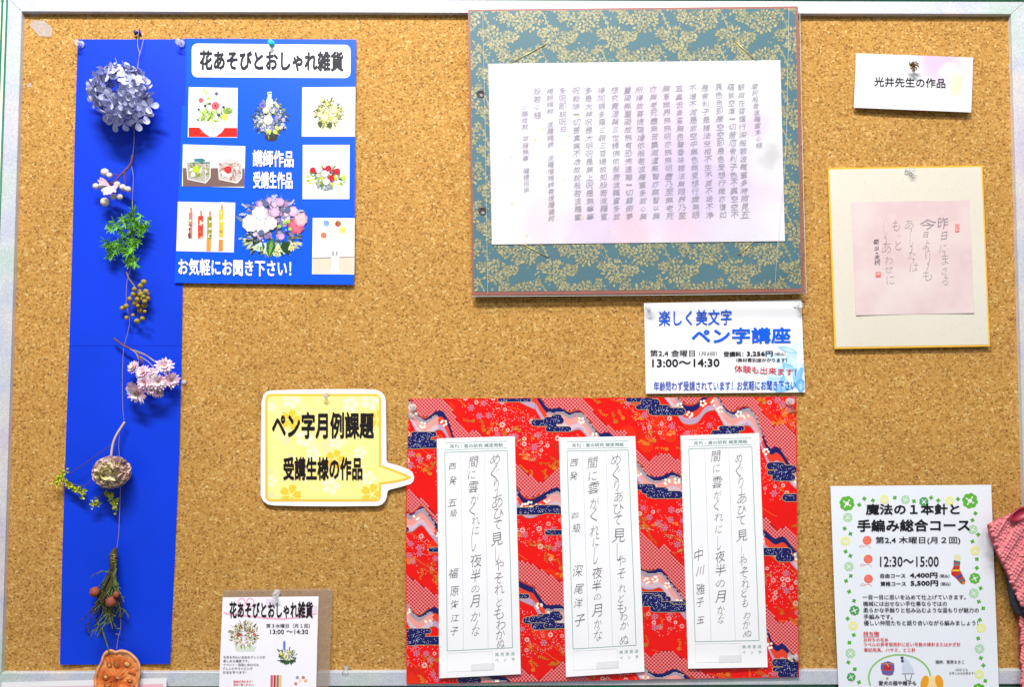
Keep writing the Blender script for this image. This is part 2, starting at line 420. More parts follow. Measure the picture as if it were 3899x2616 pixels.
NARROW = {'し': 0.26, 'り': 0.42, 'く': 0.5, 'ぐ': 0.55, '一': 3.5}
HWR = random.Random(5)
KANA = 'めぐりあひてしやそれともわかぬにがくのなまざるよはもっとせた'
def hand(sheet, chars, name, parent, rgb, off=-0.008, z=0.0005, shear=0.10, rise=-0.10, mod=1.0):
    """pen writing: every character fitted to its own place (cx, cy, height) and slanted like handwriting"""
    mb = MB(); prev = None
    for it in chars:
        ch, cx, cy, h = it[:4]
        if ch in ' 　': continue
        vs, fs, (x0, x1, y0, y1) = glyphs(ch, off if ch in KANA else max(off, -.010))
        w0, h0 = x1 - x0, y1 - y0
        if len(it) > 4: w = it[4]
        elif ch in NARROW: w = h * NARROW[ch]
        else: w = h * min(w0 / h0, 4) * (1.08 if h < 28 else 0.86)
        w *= HWR.uniform(0.93, 1.07); h *= HWR.uniform(0.95, 1.05)
        jx = HWR.uniform(-1, 1) * h * 0.03; a = HWR.uniform(-0.05, 0.05); sh = shear + HWR.uniform(-.05, .05); ri = rise + HWR.uniform(-.05, .05)
        ph = HWR.uniform(0, 6.28)
        out = []
        for x, y in vs:
            u = (x - x0) / w0 - 0.5; v = (y - y0) / h0 - 0.5
            u2 = u + 0.035 * math.sin(v * 5 + ph); v2 = v + 0.03 * math.sin(u * 5 + ph * 1.7)
            X = (u2 + sh * v2) * w; Y = -(v2 - ri * u2 * (1 if w < 2 * h else 0.3)) * h
            X, Y = X * math.cos(a) - Y * math.sin(a), X * math.sin(a) + Y * math.cos(a)
            px, py = cx + jx + X, cy + Y
            out.append(P(px, py, sheet.hf(px, py) + z))
        mb.add(out, fs)
        if prev and h > 20 and ch in KANA and prev[4] in KANA and HWR.random() < .55:      # the pen runs on into the next letter
            x0_, y0_ = prev[0] + prev[2] * .22, prev[1] + prev[3] * .46; x1_, y1_ = cx - w * .12, cy - h * .48
            if y1_ > y0_ - 4:
                q_ = [(x0_ + (x1_ - x0_) * t + math.sin(t * 3.14) * 2.2, y0_ + (y1_ - y0_) * t) for t in (0, .25, .5, .75, 1)]
                for (xa, ya), (xb, yb) in zip(q_, q_[1:]):
                    mb.add([P(a_, b_, sheet.hf(a_, b_) + z) for a_, b_ in ((xa - .7, ya), (xb - .7, yb), (xb + .7, yb), (xa + .7, ya))], [(0, 1, 2, 3)])
        prev = (cx, cy, w, h, ch)
    return mb.build(name, ink(rgb), parent)

def flat_poly(name, pts, hf, m, parent=None, th=0.0004):
    """cut-out card with a traced outline, real thickness"""
    n = len(pts)
    vs = [P(x, y, hf(x, y)) for x, y in pts]; vs += [Vector(v) + Vector((0, th, 0)) for v in vs]
    fs = [tuple(range(n - 1, -1, -1)), tuple(range(n, 2 * n))] + [(i, (i + 1) % n, (i + 1) % n + n, i + n) for i in range(n)]
    return mesh(name, vs, fs, m, parent)
def sm01(t): t = max(0.0, min(1.0, t)); return t * t * (3 - 2 * t)

# ------------------------------------------------------------------ wall, notice board
wv, wf = box_geo(-1.6, 1.6, 0.014, 0.05, -1.1, 1.1)
M_WALL = mat('wall_paint', S(232, 230, 222, 0.8), 0.8, 0.2, vary=(6, 0.05), bump=(180, 0.2, 0.0005))
w = mesh('wall', wv, wf, M_WALL); tagit(w, 'pale wall behind the cork notice board', None, None, 'structure')
if 'category' in w: del w['category']

board = thing('notice_board', 'cork notice board with iridescent silver frame rails and green piped edging', 'notice board', P(1950, 2560, 0))
vs = []; fs = []
q = [(30, 35), (3880, 35), (3925, 2562), (-5, 2572)]
front = [P(x, y, 0) for x, y in q]
vs = front + [(v[0], 0.012, v[2]) for v in front]
mesh('cork_sheet', vs, [(3, 2, 1, 0), (4, 5, 6, 7), (0, 1, 5, 4), (1, 2, 6, 5), (2, 3, 7, 6), (3, 0, 4, 7)], M_CORK, board)
RH = 0.0085
def rail(name, quad, m=M_RAIL, h0=-0.011, h1=RH, bev=1.5, parent=board):
    """rail from its front outline (pixels), with softened front edges"""
    cx = sum(p[0] for p in quad) / 4; cy = sum(p[1] for p in quad) / 4
    def inset(p, d):
        return (p[0] + (d if p[0] < cx else -d), p[1] + (d if p[1] < cy else -d))
    # all measured on the cork plane so the rail is a true prism
    ring = []
    base = [P(x, y, 0) for x, y in quad]; ins = [P(*inset(p, bev), 0) for p in quad]
    vs = [(v[0], -h0, v[2]) for v in base] + [(v[0], -(h1 - 0.0009), v[2]) for v in base] + [(v[0], -h1, v[2]) for v in ins]
    fs = [(11, 10, 9, 8)]
    for a in (0, 4):
        for i in range(4): j = (i + 1) % 4; fs.append((a + i, a + j, a + 4 + j, a + 4 + i))
    return mesh(name, vs, fs, m, parent)
# outlines given on the cork plane (the rails stand 8.5 mm proud of it)
rail('frame_rail', [(48, 7), (3889, 17), (3837, 64), (96, 54)])
rail('frame_rail', [(46, 7.5), (95, 54.5), (18, 2554), (-42, 2604)])
rail('frame_rail', [(3837.5, 64.5), (3889.5, 17.5), (3962, 2592), (3905, 2543)])
rail('frame_rail', [(19, 2554.5), (3904, 2543.5), (3961, 2596), (-41, 2608)])
M_CREAM = mat('cream_edging', S(236, 236, 216), 0.5, 0.4, vary=(40, 0.08), bump=(400, 0.4, 0.0004))
M_GREEN = mat('green_piping', S(20, 112, 84), 0.45, 0.4, vary=(300, 0.18))
M_SILVERSTITCH = mat('silver_stitch', S(215, 220, 210), 0.35, 0.5, 0.3)
def edging(a, b, nrm):
    """flat cream border with two green cords and a line of silver stitches, running a -> b"""
    ax, ay = a; bx, by = b; nx, ny = nrm
    def o(p, d): return (p[0] + nx * d, p[1] + ny * d)
    rail_pts = [o(a, 2), o(b, 2), o(b, 75), o(a, 75)]
    base = [P(x, y, 0) for x, y in rail_pts]
    vs = [(v[0], 0.011, v[2]) for v in base] + [(v[0], -0.004, v[2]) for v in base]
    mesh('edging_band', vs, [(0, 1, 2, 3), (7, 6, 5, 4), (0, 4, 5, 1), (1, 5, 6, 2), (2, 6, 7, 3), (3, 7, 4, 0)], M_CREAM, board)
    for d in (8, 26, 60):
        p0, p1 = P(*o(a, d), 0), P(*o(b, d), 0)
        vs, fs = tube_geo([(p0[0], -0.0045, p0[2]), (p1[0], -0.0045, p1[2])], 0.0015, 8)
        mesh('piping', vs, fs, M_GREEN, board, True)
    mb = MB(); L = math.hypot(bx - ax, by - ay); n = int(L / 11)
    for i in range(n):
        for d in (2.5, 14):
            x = ax + (bx - ax) * i / n + nx * d; y = ay + (by - ay) * i / n + ny * d
            p = P(x, y, 0.0045); r = 0.0009
            mb.add([(p[0] - r * 1.8 * (1 if ny else .6), -0.0045, p[2]), (p[0], -0.0045, p[2] - r), (p[0] + r * 1.8 * (1 if ny else .6), -0.0045, p[2]), (p[0], -0.0045, p[2] + r), (p[0], -0.0056, p[2])],
                   [(0, 1, 4), (1, 2, 4), (2, 3, 4), (3, 0, 4)])
    tagit(mb.build('edging_stitches', M_SILVERSTITCH, board), kind='stuff')
edging((-30, 5.5), (3980, 16), (0, -1))
edging((43, 4), (-48, 2612), (-1, -0.02))
edging((-60, 2609), (3990, 2598), (0, 1))
edging((3892, 14), (3966, 2600), (1, -0.02))

# ------------------------------------------------------------------ push pins
PIN_PROF = [(0.0001, 0.0116), (0.0030, 0.0115), (0.0047, 0.0110), (0.0051, 0.0100), (0.0047, 0.0091), (0.0032, 0.0083), (0.0026, 0.0070), (0.0026, 0.0045),
            (0.0032, 0.0028), (0.0052, 0.0019), (0.0058, 0.0010), (0.0052, 0.0002), (0.0001, 0.0001)]
def make_pin(kind, m):
    me = bpy.data.meshes.new(kind + '_body'); v, f = lathe_geo(PIN_PROF, 24); me.from_pydata(v, [], f)
    me.polygons.foreach_set('use_smooth', [True] * len(f)); me.materials.append(m)
    return me
pin_needle = bpy.data.meshes.new('needle'); v, f = tube_geo([(0, -0.0105, 0), (0, 0.008, 0)], 0.0006, 6); pin_needle.from_pydata(v, [], f); pin_needle.materials.append(M_STEEL)
PINS = {}
def pin(kind, m, px, py, h, tilt, label, sc=1.0, group='push pins stuck in the cork'):
    if kind not in PINS: PINS[kind] = make_pin(kind, m)
    t = thing('push_pin', label, 'push pin', P(px, py, h), group)
    b = link('pin_head', PINS[kind], t); n = link('needle', pin_needle, t)
    t.rotation_euler = (math.radians(tilt[1]), 0, math.radians(tilt[0])); t.scale = (sc,) * 3
    if kind == 'clear': t.rotation_euler.rotate_axis('Y', R.uniform(0, 3))
    return t

# ------------------------------------------------------------------ blue backing strip
def hf_strip(x, y): return 0.0012 + 0.0016 * (1 + math.sin(y / 210.0)) * 0.5 + 0.0045 * sm01((y - 2350) / 200) * abs((x - 440) / 210) ** 1.5 + 0
strip = Sheet([((296, 150), (708, 150)), ((285, 500), (704, 500)), ((276, 905), (698, 905)), ((264, 1310), (692, 1312)), ((250, 1700), (683, 1700)), ((237, 2115), (666, 2115)), ((228, 2531), (647, 2528))], hf_strip)
T = thing('blue_backing_strip', 'long plain blue paper strip behind the hanging dried flowers', 'paper strip', P(440, 2528, .001))
r_ = strip.rows
Sheet([r_[3], r_[4], r_[5], r_[6]], lambda x, y: hf_strip(x, y)).build('lower_sheet', M_BLUEP, T, 16, 60)
Sheet([r_[0], r_[1], r_[2], ((264, 1316), (692, 1316))], lambda x, y: hf_strip(x, y) + .0004).build('upper_sheet', M_BLUEP, T, 16, 60)

# ------------------------------------------------------------------ blue flower course poster
def hf_poster(x, y): return 0.0024 + 3.0e-6 * (y - 150) + 1.2e-6 * (x - 700)
poster = Sheet([((703, 147), (1356, 151)), ((697, 300), (1355, 302)), ((692, 431), (1353, 435)), ((683, 640), (1351, 645)), ((674, 860), (1349, 865)), ((664, 1077), (1347, 1084))], hf_poster)
T = thing('flower_course_poster', 'bright blue poster with flower photographs and a white title box', 'poster', P(1020, 1080, 0.001))
poster.build('poster_sheet', mat('poster_blue', S(0, 78, 244, 1.05), 0.4, 0.3, vary=(700, 0.05)), T, 40, 40)
pr = Print(hf_poster)
def rrect(x0, y0, x1, y1, r, sk=0, n=6):
    pts = []
    for cx, cy, a in ((x1 - r, y0 + r, -90), (x1 - r, y1 - r, 0), (x0 + r, y1 - r, 90), (x0 + r, y0 + r, 180)):
        for k in range(n + 1):
            t = math.radians(a + 90 * k / n); X = cx + r * math.cos(t); pts.append((X, cy + r * math.sin(t) + sk * (X - x0) / (x1 - x0)))
    return pts
WH = S(255, 255, 255)
# the title box is built of strips so that it follows the sheet
bx = Print(hf_poster, 0.0002)
for a, b in ((730, 752), (1313, 1335)):
    pass
bx.rect((752, 166), (1313, 171), (1313, 297), (752, 294), WH, 14, 3)
for k in range(10):
    for sgn, X0 in ((-1, 752), (1, 1313)):
        a0 = k / 10; a1 = (k + 1) / 10
        xa = X0 + sgn * 22 * a0; xb = X0 + sgn * 22 * a1
        da = 22 * (1 - math.sqrt(1 - a0 * a0)); db = 22 * (1 - math.sqrt(max(0, 1 - a1 * a1)))
        ty = 166 if sgn < 0 else 171; by = 294 if sgn < 0 else 297
        bx.poly([(xa, ty + da), (xb, ty + db), (xb, by - db), (xa, by - da)] if sgn > 0 else [(xb, ty + db), (xa, ty + da), (xa, by - da), (xb, by - db)], WH, True)
bx.build('title_box', T)
text(poster, T, '花あそびとおしゃれ雑貨', (760, 190), (548, 5), (0, 78), (38, 34, 48), 0.042)
for body, tl, rv, dv in (('講師作品', (963, 572), (154, 3), (0, 61)), ('受講生作品', (965, 654), (148, 2), (0, 62)), ('お気軽にお聞き下さい！', (680, 985), (428, 8), (0, 61))):
    text(poster, T, body, tl, rv, dv, (30, 40, 70), 0.054, 0.0006, 'lettering_outline', grow=1)
    text(poster, T, body, tl, rv, dv, (255, 255, 255), 0.027, 0.0008, grow=1)

G1, G2, G3, G4 = (40, 92, 36), (96, 140, 48), (150, 178, 60), (28, 58, 34)
def bloom(pr, x, y, r, c, rr):
    """printed blossom: darker outer petals, lighter inner ones, shaded heart"""
    pr.disc(x, y, r * .98, S(*[v * .72 for v in c]), 12)
    for n, q, l, k0, k1 in ((8, .62, .40, .80, .94), (7, .42, .36, .88, 1.0), (5, .22, .26, .93, 1.04)):
        a0 = rr.uniform(0, 3)
        for j in range(n):
            a = a0 + j * 6.283 / n; f_ = rr.uniform(k0, k1)
            pr.disc(x + math.cos(a) * r * q, y + math.sin(a) * r * q, r * l, S(*[min(255, v * f_) for v in c]), 8, r * l * .72, a)
    pr.disc(x, y, r * .13, S(*[v * .8 for v in c]), 6)
def bouquet(pr, cx, cy, rx, ry, blooms, greens, nl, nb, sz, rr, dots=()):
    """printed flower arrangement: leaves behind, blossoms with petals in front"""
    for k in range(nl):
        a = rr.uniform(0, 6.283); d = rr.uniform(0.25, 1.0)
        x = cx + math.cos(a) * rx * d; y = cy + math.sin(a) * ry * d
        pr.leaf(x, y, sz * rr.uniform(0.7, 1.6), sz * rr.uniform(0.25, 0.55), a + rr.uniform(-0.8, 0.8), S(*rr.choice(greens)))
    for k in range(nb):
        a = rr.uniform(0, 6.283); d = math.sqrt(rr.random()) * 0.85
        x = cx + math.cos(a) * rx * d; y = cy + math.sin(a) * ry * d
        c = rr.choice(blooms); r = sz * rr.uniform(0.35, 0.62)
        dk = tuple(int(v * 0.74) for v in c)
        if r > 6.5: bloom(pr, x, y, r, c, rr); continue
        pr.disc(x, y, r, S(*dk), 9)
        for j in range(6):
            aa = j * 1.05 + rr.random(); f_ = rr.uniform(.84, 1.0); pr.disc(x + math.cos(aa) * r * 0.5, y + math.sin(aa) * r * 0.5, r * 0.46, S(*[v * f_ for v in c]), 7, r * 0.34, aa)
        pr.disc(x, y, r * 0.22, S(*[min(255, int(v * 0.9 + 20)) for v in c]), 6)
    for k in range(int(nl * 1.6)):      # fine broken detail of a photograph
        a = rr.uniform(0, 6.283); d = math.sqrt(rr.random()) * 1.02; c = rr.choice(greens + blooms); f_ = rr.uniform(.6, 1.1)
        pr.leaf(cx + math.cos(a) * rx * d, cy + math.sin(a) * ry * d, rr.uniform(3, 7), rr.uniform(1.5, 3), rr.uniform(0, 6.28), S(*[min(255, v * f_) for v in c]))
    for (c, n, r) in dots:
        for k in range(n):
            a = rr.uniform(0, 6.283); d = rr.uniform(0.5, 1.08)
            pr.disc(cx + math.cos(a) * rx * d, cy + math.sin(a) * ry * d, r * rr.uniform(0.6, 1.2), S(*c), 6)
def clip_rect(p, x0, y0, x1, y1): p.clip = [(x0, y0), (x1, y0), (x1, y1), (x0, y1)]
Q = random.Random(3)
def pic(quad, bgc=WH, name='printed_picture', z=0.00025):
    p = Print(hf_poster, z); p.rect(*quad, bgc, 8, 8); p.up(); p.z += 0.00006; return p
# white lattice bowl on a red cloth
p = pic([(719, 332), (905, 335), (903, 524), (715, 522)]); clip_rect(p, 718, 334, 903, 522)
p.poly([(717, 485), (904, 487), (903, 523), (715, 521)], S(214, 30, 22))
p.poly([(748, 473), (862, 475), (845, 503), (822, 520), (800, 521), (775, 505)], S(238, 235, 235))
for k in range(22): p.disc(Q.uniform(765, 845), Q.uniform(480, 510), 2.2, S(150, 140, 160), 4)
for k in range(95):
    a = Q.uniform(-2.9, -0.25); x = 808 + Q.uniform(-52, 52); p.leaf(x, Q.uniform(425, 468), Q.uniform(12, 34), Q.uniform(3, 7), a, S(*Q.choice([(118, 158, 40), (160, 190, 80), (196, 214, 90), (86, 128, 50)])))
for x, y, r, c in ((765, 382, 10, (190, 82, 88)), (820, 403, 16, (228, 88, 104)), (857, 445, 13, (238, 222, 90)), (806, 465, 11, (238, 226, 150)), (835, 425, 8, (240, 240, 170)), (792, 375, 7, (170, 200, 60)), (790, 395, 6, (140, 170, 60)), (824, 357, 7, (78, 82, 110)), (781, 403, 6, (60, 66, 96)), (799, 395, 5, (60, 66, 96)), (851, 408, 6, (60, 66, 96)), (756, 417, 5, (60, 66, 96)), (833, 438, 7, (66, 76, 110)), (778, 345, 5, (150, 190, 60)), (786, 355, 5, (150, 190, 60))):
    p.disc(x, y, r, S(*c), 10); p.disc(x - r * .2, y - r * .2, r * .55, S(*[min(255, int(v * 1.15)) for v in c]), 8)
p.disc(820, 403, 5, S(120, 40, 60), 6)
p.line([(824, 364), (823, 392)], 1.5, S(90, 100, 90)); p.line([(765, 392), (772, 410)], 1.5, S(120, 130, 70))
for k in range(12): p.leaf(860 + Q.uniform(-8, 12), 425 + Q.uniform(-10, 10), 26, 7, Q.uniform(-1.0, 0.1), S(*Q.choice([(150, 186, 70), (118, 150, 60)])))
p.build('printed_picture', T)
# tall arrangement in a dark pot with a glass bottle
p = Print(hf_poster, 0.0003)
p.poly([(1004, 495), (1060, 495), (1056, 530), (1040, 539), (1022, 538), (1008, 528)], S(52, 44, 50))
bouquet(p, 1030, 455, 62, 55, [(244, 246, 214), (232, 236, 220), (190, 190, 232), (150, 150, 210)], [(44, 72, 44), (70, 96, 60), (120, 140, 80), (34, 52, 40)], 150, 34, 17, Q, [((210, 210, 240), 60, 2.5), ((90, 90, 150), 40, 3)])
bouquet(p, 1032, 405, 34, 26, [(236, 240, 190), (226, 228, 244), (176, 168, 214)], [(70, 96, 60), (130, 150, 110)], 40, 12, 14, Q)
for x0, y0, x1, y1, wd in ((1026, 350, 1027, 362, 16), (1027, 362, 1026, 380, 14), (1026, 378, 1027, 408, 24)): p.line([(x0, y0), (x1, y1)], wd, S(222, 232, 232))
p.line([(1020, 356), (1034, 356)], 4, S(60, 110, 96)); p.disc(1022, 372, 4, S(250, 252, 252)); p.disc(1030, 394, 6, S(250, 252, 252))
bloom(p, 1021, 457, 19, (244, 248, 226), Q); bloom(p, 1012, 420, 13, (236, 242, 196), Q)
p.leaf(1046, 384, 34, 11, 1.15, S(190, 200, 180)); p.disc(1000, 401, 13, S(120, 108, 178), 9); p.disc(1000, 401, 6, S(70, 80, 170), 7)
for x, y in ((1024, 490), (1040, 495), (1048, 478)): p.leaf(x, y, 24, 15, Q.uniform(0.5, 2.4), S(196, 218, 90))
p.build('printed_picture', T)
# yellow basket
p = pic([(1151, 333), (1353, 331), (1352, 520), (1149, 520)])
clip_rect(p, 1150, 333, 1351, 519)
p.poly([(1206, 465), (1298, 465), (1294, 494), (1280, 499), (1222, 499), (1209, 492)], S(216, 206, 184))
bouquet(p, 1250, 430, 52, 46, [(246, 246, 190), (226, 226, 100), (250, 250, 240), (236, 214, 60)], [(98, 110, 44), (140, 150, 60), (70, 84, 40)], 120, 30, 15, Q, [((214, 210, 80), 50, 3), ((120, 124, 60), 50, 2)])
for x, y in ((1218, 466), (1255, 470)): p.leaf(x, y - 6, 26, 18, 1.5, S(70, 84, 40))
for x, y, r in ((1236, 448, 16), (1276, 456, 12), (1218, 436, 11), (1270, 418, 16), (1226, 378, 10)): bloom(p, x, y, r, (246, 246, 180), Q)
p.line([(1300, 435), (1325, 455), (1332, 478)], 1.5, S(190, 196, 120)); p.disc(1332, 470, 3, S(190, 200, 80)); p.disc(1318, 478, 3, S(190, 200, 80))
p.build('printed_picture', T)
# two glass boxes
p = pic([(697, 550), (934, 557), (930, 714), (693, 709)]); clip_rect(p, 696, 553, 931, 711)
p.poly([(694, 640), (932, 640), (930, 713), (693, 710)], S(120, 92, 88)); p.poly([(694, 637), (932, 639), (932, 643), (694, 641)], S(176, 160, 160))
for bx0, hue in ((705, 0), (825, 1)):
    p.poly([(bx0 + 3, 618), (bx0 + 96, 622), (bx0 + 95, 676), (bx0 + 78, 697), (bx0 + 10, 684)], S(176, 168, 160) if hue == 0 else S(196, 180, 174))
    bouquet(p, bx0 + 50, 650, 38, 26, [(238, 240, 228), (246, 238, 238)], [(120, 130, 50), (160, 160, 70)] if not hue else [(190, 140, 130), (150, 110, 80)], 40, 9, 14, Q)
    p.disc(bx0 + 43, 646, 14, S(176, 206, 20) if not hue else S(220, 24, 36), 10); p.disc(bx0 + 43, 646, 6, S(206, 230, 60) if not hue else S(244, 70, 70), 8)
    p.disc(bx0 + 30, 665, 9, S(248, 248, 246), 8)
    c = S(232, 230, 228)
    p.line([(bx0 + 5, 616), (bx0 + 10, 683), (bx0 + 78, 697), (bx0 + 95, 676), (bx0 + 96, 620)], 3, c); p.line([(bx0 + 78, 697), (bx0 + 76, 625)], 2, c)
    if not hue: p.poly([(738, 605), (770, 602), (786, 612), (770, 617), (740, 615)], S(54, 122, 128)); p.line([(722, 620), (800, 618)], 4, S(70, 130, 130))
    else: p.leaf(850, 612, 60, 22, 0.05, S(244, 198, 190))
p.build('printed_picture', T)
# round basket with red and white flowers
p = pic([(1153, 552), (1331, 552), (1330, 758), (1152, 758)]); clip_rect(p, 1153, 553, 1329, 757)
p.poly([(1198, 692), (1268, 700), (1268, 722), (1240, 728), (1208, 718)], S(130, 140, 140))
for k in range(40): p.disc(Q.uniform(1202, 1262), Q.uniform(700, 722), 2, S(220, 226, 226), 4)
for k in range(26): a = Q.choice([Q.uniform(-0.3, 0.9), Q.uniform(2.4, 3.8)]); x = 1242 + math.cos(a) * Q.uniform(45, 68); p.leaf(x, 680 + math.sin(a) * 30, Q.uniform(12, 24), 7, a, S(*Q.choice([(190, 206, 60), (130, 160, 60), (170, 190, 90)])))
bouquet(p, 1242, 668, 52, 30, [(250, 250, 248), (250, 250, 240), (196, 24, 44), (206, 96, 110), (216, 222, 70)], [(50, 100, 60), (180, 200, 60), (110, 140, 80)], 60, 24, 17, Q, [((100, 160, 180), 10, 4)])
for x, y in ((1261, 679), (1250, 641), (1284, 652), (1191, 648)): bloom(p, x, y, 12, (216, 26, 48), Q)
for x, y in ((1214, 645), (1236, 662), (1242, 692)): bloom(p, x, y, 14, (248, 250, 248), Q)
p.build('printed_picture', T)
# four decorated pens
p = pic([(677, 768), (896, 772), (890, 961), (671, 956)], S(238, 232, 232)); clip_rect(p, 674, 769, 892, 957)
p.poly([(840, 770), (892, 772), (888, 958), (850, 958)], S(252, 250, 246))
for x, y0, y1, wd, c in ((728, 810, 910, 15, (190, 130, 120)), (766, 822, 910, 20, (206, 62, 44)), (800, 824, 912, 18, (160, 150, 50)), (845, 800, 905, 17, (246, 190, 60))):
    p.line([(x - 2, y0), (x - 3, y1)], wd, S(*c))
    for k in range(9): p.disc(x - 3 + Q.uniform(-5, 5), Q.uniform(y0, y1), Q.uniform(3, 6), S(*Q.choice([c, (110, 60, 60), (240, 220, 200), (90, 90, 40) if x == 800 else (230, 120, 60)])), 7)
    p.line([(x, y0 - 20), (x, y0)], 8, S(196, 140, 100)); 
for x, c in ((727, (252, 252, 252)), (758, (252, 252, 252)), (795, (226, 150, 60)), (841, (220, 140, 60))): p.line([(x, 912), (x - 1, 957)], 17, S(*c))
p.build('printed_picture', T)
# large bouquet
p = Print(hf_poster, 0.0003)
p.poly([(950, 925), (1100, 925), (1095, 962), (1060, 978), (1000, 965), (968, 950)], S(190, 222, 214))
for k in range(80):
    a = Q.uniform(0.05, 3.1); d = Q.uniform(.6, 1); x = 1035 + math.cos(a) * 118 * d; y = 900 + math.sin(a) * 62 * d
    p.leaf(x, y, Q.uniform(16, 30), Q.uniform(6, 11), a + Q.uniform(-.6, .6), S(*Q.choice([(170, 180, 110), (60, 80, 50), (110, 130, 80), (200, 204, 150), (40, 56, 40)])))
bouquet(p, 1037, 855, 112, 75, [(196, 150, 206), (214, 176, 222), (236, 216, 240), (150, 130, 190)], [(60, 80, 60), (120, 130, 100), (40, 52, 46)], 110, 40, 24, Q, [((200, 200, 236), 50, 3)])
bouquet(p, 1040, 800, 88, 45, [(190, 140, 200), (220, 180, 226), (232, 206, 232), (110, 120, 150)], [(90, 110, 90), (120, 120, 160)], 50, 32, 23, Q, [((176, 180, 230), 30, 3)])
for x, y, r, c in ((990, 815, 32, (248, 244, 250)), (955, 850, 34, (252, 250, 252)), (1000, 862, 30, (252, 248, 246)), (1030, 850, 26, (250, 244, 240)), (1046, 808, 20, (232, 190, 226)), (1128, 860, 32, (226, 108, 136)), (1146, 835, 26, (246, 196, 204)), (1115, 805, 20, (240, 200, 226)), (1066, 770, 17, (226, 182, 228))):
    bloom(p, x, y, r, c, Q); continue
    for j in range(9):
        a = j * .9; p.disc(x + math.cos(a) * r * .42, y + math.sin(a) * r * .42, r * .5, S(*[min(255, int(v * Q.uniform(.84, 1.03))) for v in c]), 9, r * .30, a)
    p.disc(x, y, r * .3, S(*c), 8)
for x, y in ((1083, 847), (1098, 843), (1064, 862), (1104, 872)): p.disc(x, y, 7, S(160, 206, 50), 9)
for x, y in ((995, 886), (1012, 776), (1095, 798)): p.disc(x, y, 12, S(92, 104, 140), 8)
for x, y, a in ((922, 778, -2.4), (1040, 744, -1.6), (1052, 742, -1.2), (1118, 764, -.7), (1150, 800, -.4), (916, 818, 3.0)):
    for k in range(6): p.disc(x + math.cos(a + 3.14) * k * 4 + Q.uniform(-3, 3), y + math.sin(a + 3.14) * k * 4 + Q.uniform(-3, 3), 4, S(176, 186, 236), 6)
p.leaf(1036, 905, 78, 36, 1.72, S(52, 104, 40)); p.leaf(1036, 915, 62, 14, 1.75, S(110, 160, 90)); p.leaf(1078, 915, 62, 38, 1.2, S(30, 66, 34))
for x, y in ((1058, 945), (1055, 960), (1108, 935), (1104, 950)):
    for k in range(7): p.disc(x + Q.uniform(-6, 6), y + Q.uniform(-12, 12), 3.5, S(222, 220, 150), 6)
p.build('printed_picture', T)
# small bottle with round blossoms
p = pic([(1191, 830), (1350, 831), (1349, 1045), (1188, 1044)]); clip_rect(p, 1190, 831, 1348, 1043)
p.poly([(1189, 983), (1349, 979), (1349, 1044), (1188, 1043)], S(222, 206, 186)); p.poly([(1189, 980), (1349, 975), (1349, 981), (1189, 987)], S(168, 156, 156))
for x, y, r, c in ((1243, 851, 12, (120, 164, 210)), (1287, 852, 12, (196, 60, 52)), (1305, 876, 14, (246, 206, 110)), (1232, 896, 12, (232, 116, 84))):
    p.disc(x, y, r, S(*c), 11)
    for k in range(8): p.disc(x + Q.uniform(-.7, .7) * r, y + Q.uniform(-.7, .7) * r, r * .28, S(*[min(255, int(v * Q.uniform(.8, 1.25))) for v in c]), 6)
p.disc(1293, 850, 7, S(120, 140, 60), 7)
p.poly([(1261, 975), (1293, 975), (1292, 1032), (1258, 1032)], S(226, 226, 210)); p.poly([(1257, 1026), (1293, 1026), (1293, 1036), (1257, 1036)], S(252, 252, 250))
p.poly([(1264, 956), (1286, 956), (1286, 973), (1264, 973)], S(160, 160, 160)); p.line([(1275, 956), (1275, 1022)], 5, S(250, 250, 248)); p.line([(1275, 985), (1286, 1024)], 4, S(250, 250, 248)); p.line([(1259, 975), (1259, 1030)], 1.5, S(180, 180, 175)); p.line([(1293, 975), (1293, 1030)], 1.5, S(180, 180, 175))
p.build('printed_picture', T)

# ------------------------------------------------------------------ brocade mount with the sutra sheet
BH0, BH1 = 0.0095, 0.0145
T = thing('brocade_mount', 'large teal brocade board with gold foliage in a clear plastic sleeve', 'mounting board', P(2420, 1100, BH0))
def prism(name, quad, h0, h1, m, parent):
    a = [P(x, y, h1) for x, y in quad]; vs = a + [(v[0], -h0, v[2]) for v in a]
    return mesh(name, vs, [(3, 2, 1, 0), (4, 5, 6, 7), (0, 1, 5, 4), (1, 2, 6, 5), (2, 3, 7, 6), (3, 0, 4, 7)], m, parent)
M_BORD = mat('brown_binding', S(150, 84, 72), 0.4, 0.35, vary=(30, 0.1), bump=(300, 0.2, 0.0003))
prism('backing_board', [(1782, 36), (3038, 24), (3061, 1112), (1799, 1125)], BH0, BH1, M_BORD, T)
bq = [(1790, 43), (3029, 32), (3051, 1098), (1805, 1111)]
M_TEAL = mat('teal_brocade', S(62, 106, 118), 0.5, 0.3, vary=(12, 0.06), bump=(1200, 0.3, 0.0003))
prism('brocade_face', bq, BH1 - 0.0004, BH1 + 0.0003, M_TEAL, T)
hb = lambda x, y: BH1
p = Print(hb, 0.00042); p.clip = bq
B = random.Random(21)
def gold(): return S(*B.choice([(180, 172, 122), (192, 184, 130), (164, 160, 114), (200, 192, 140), (150, 150, 112)]), 0.60)
GD = S(96, 112, 96, 0.62)
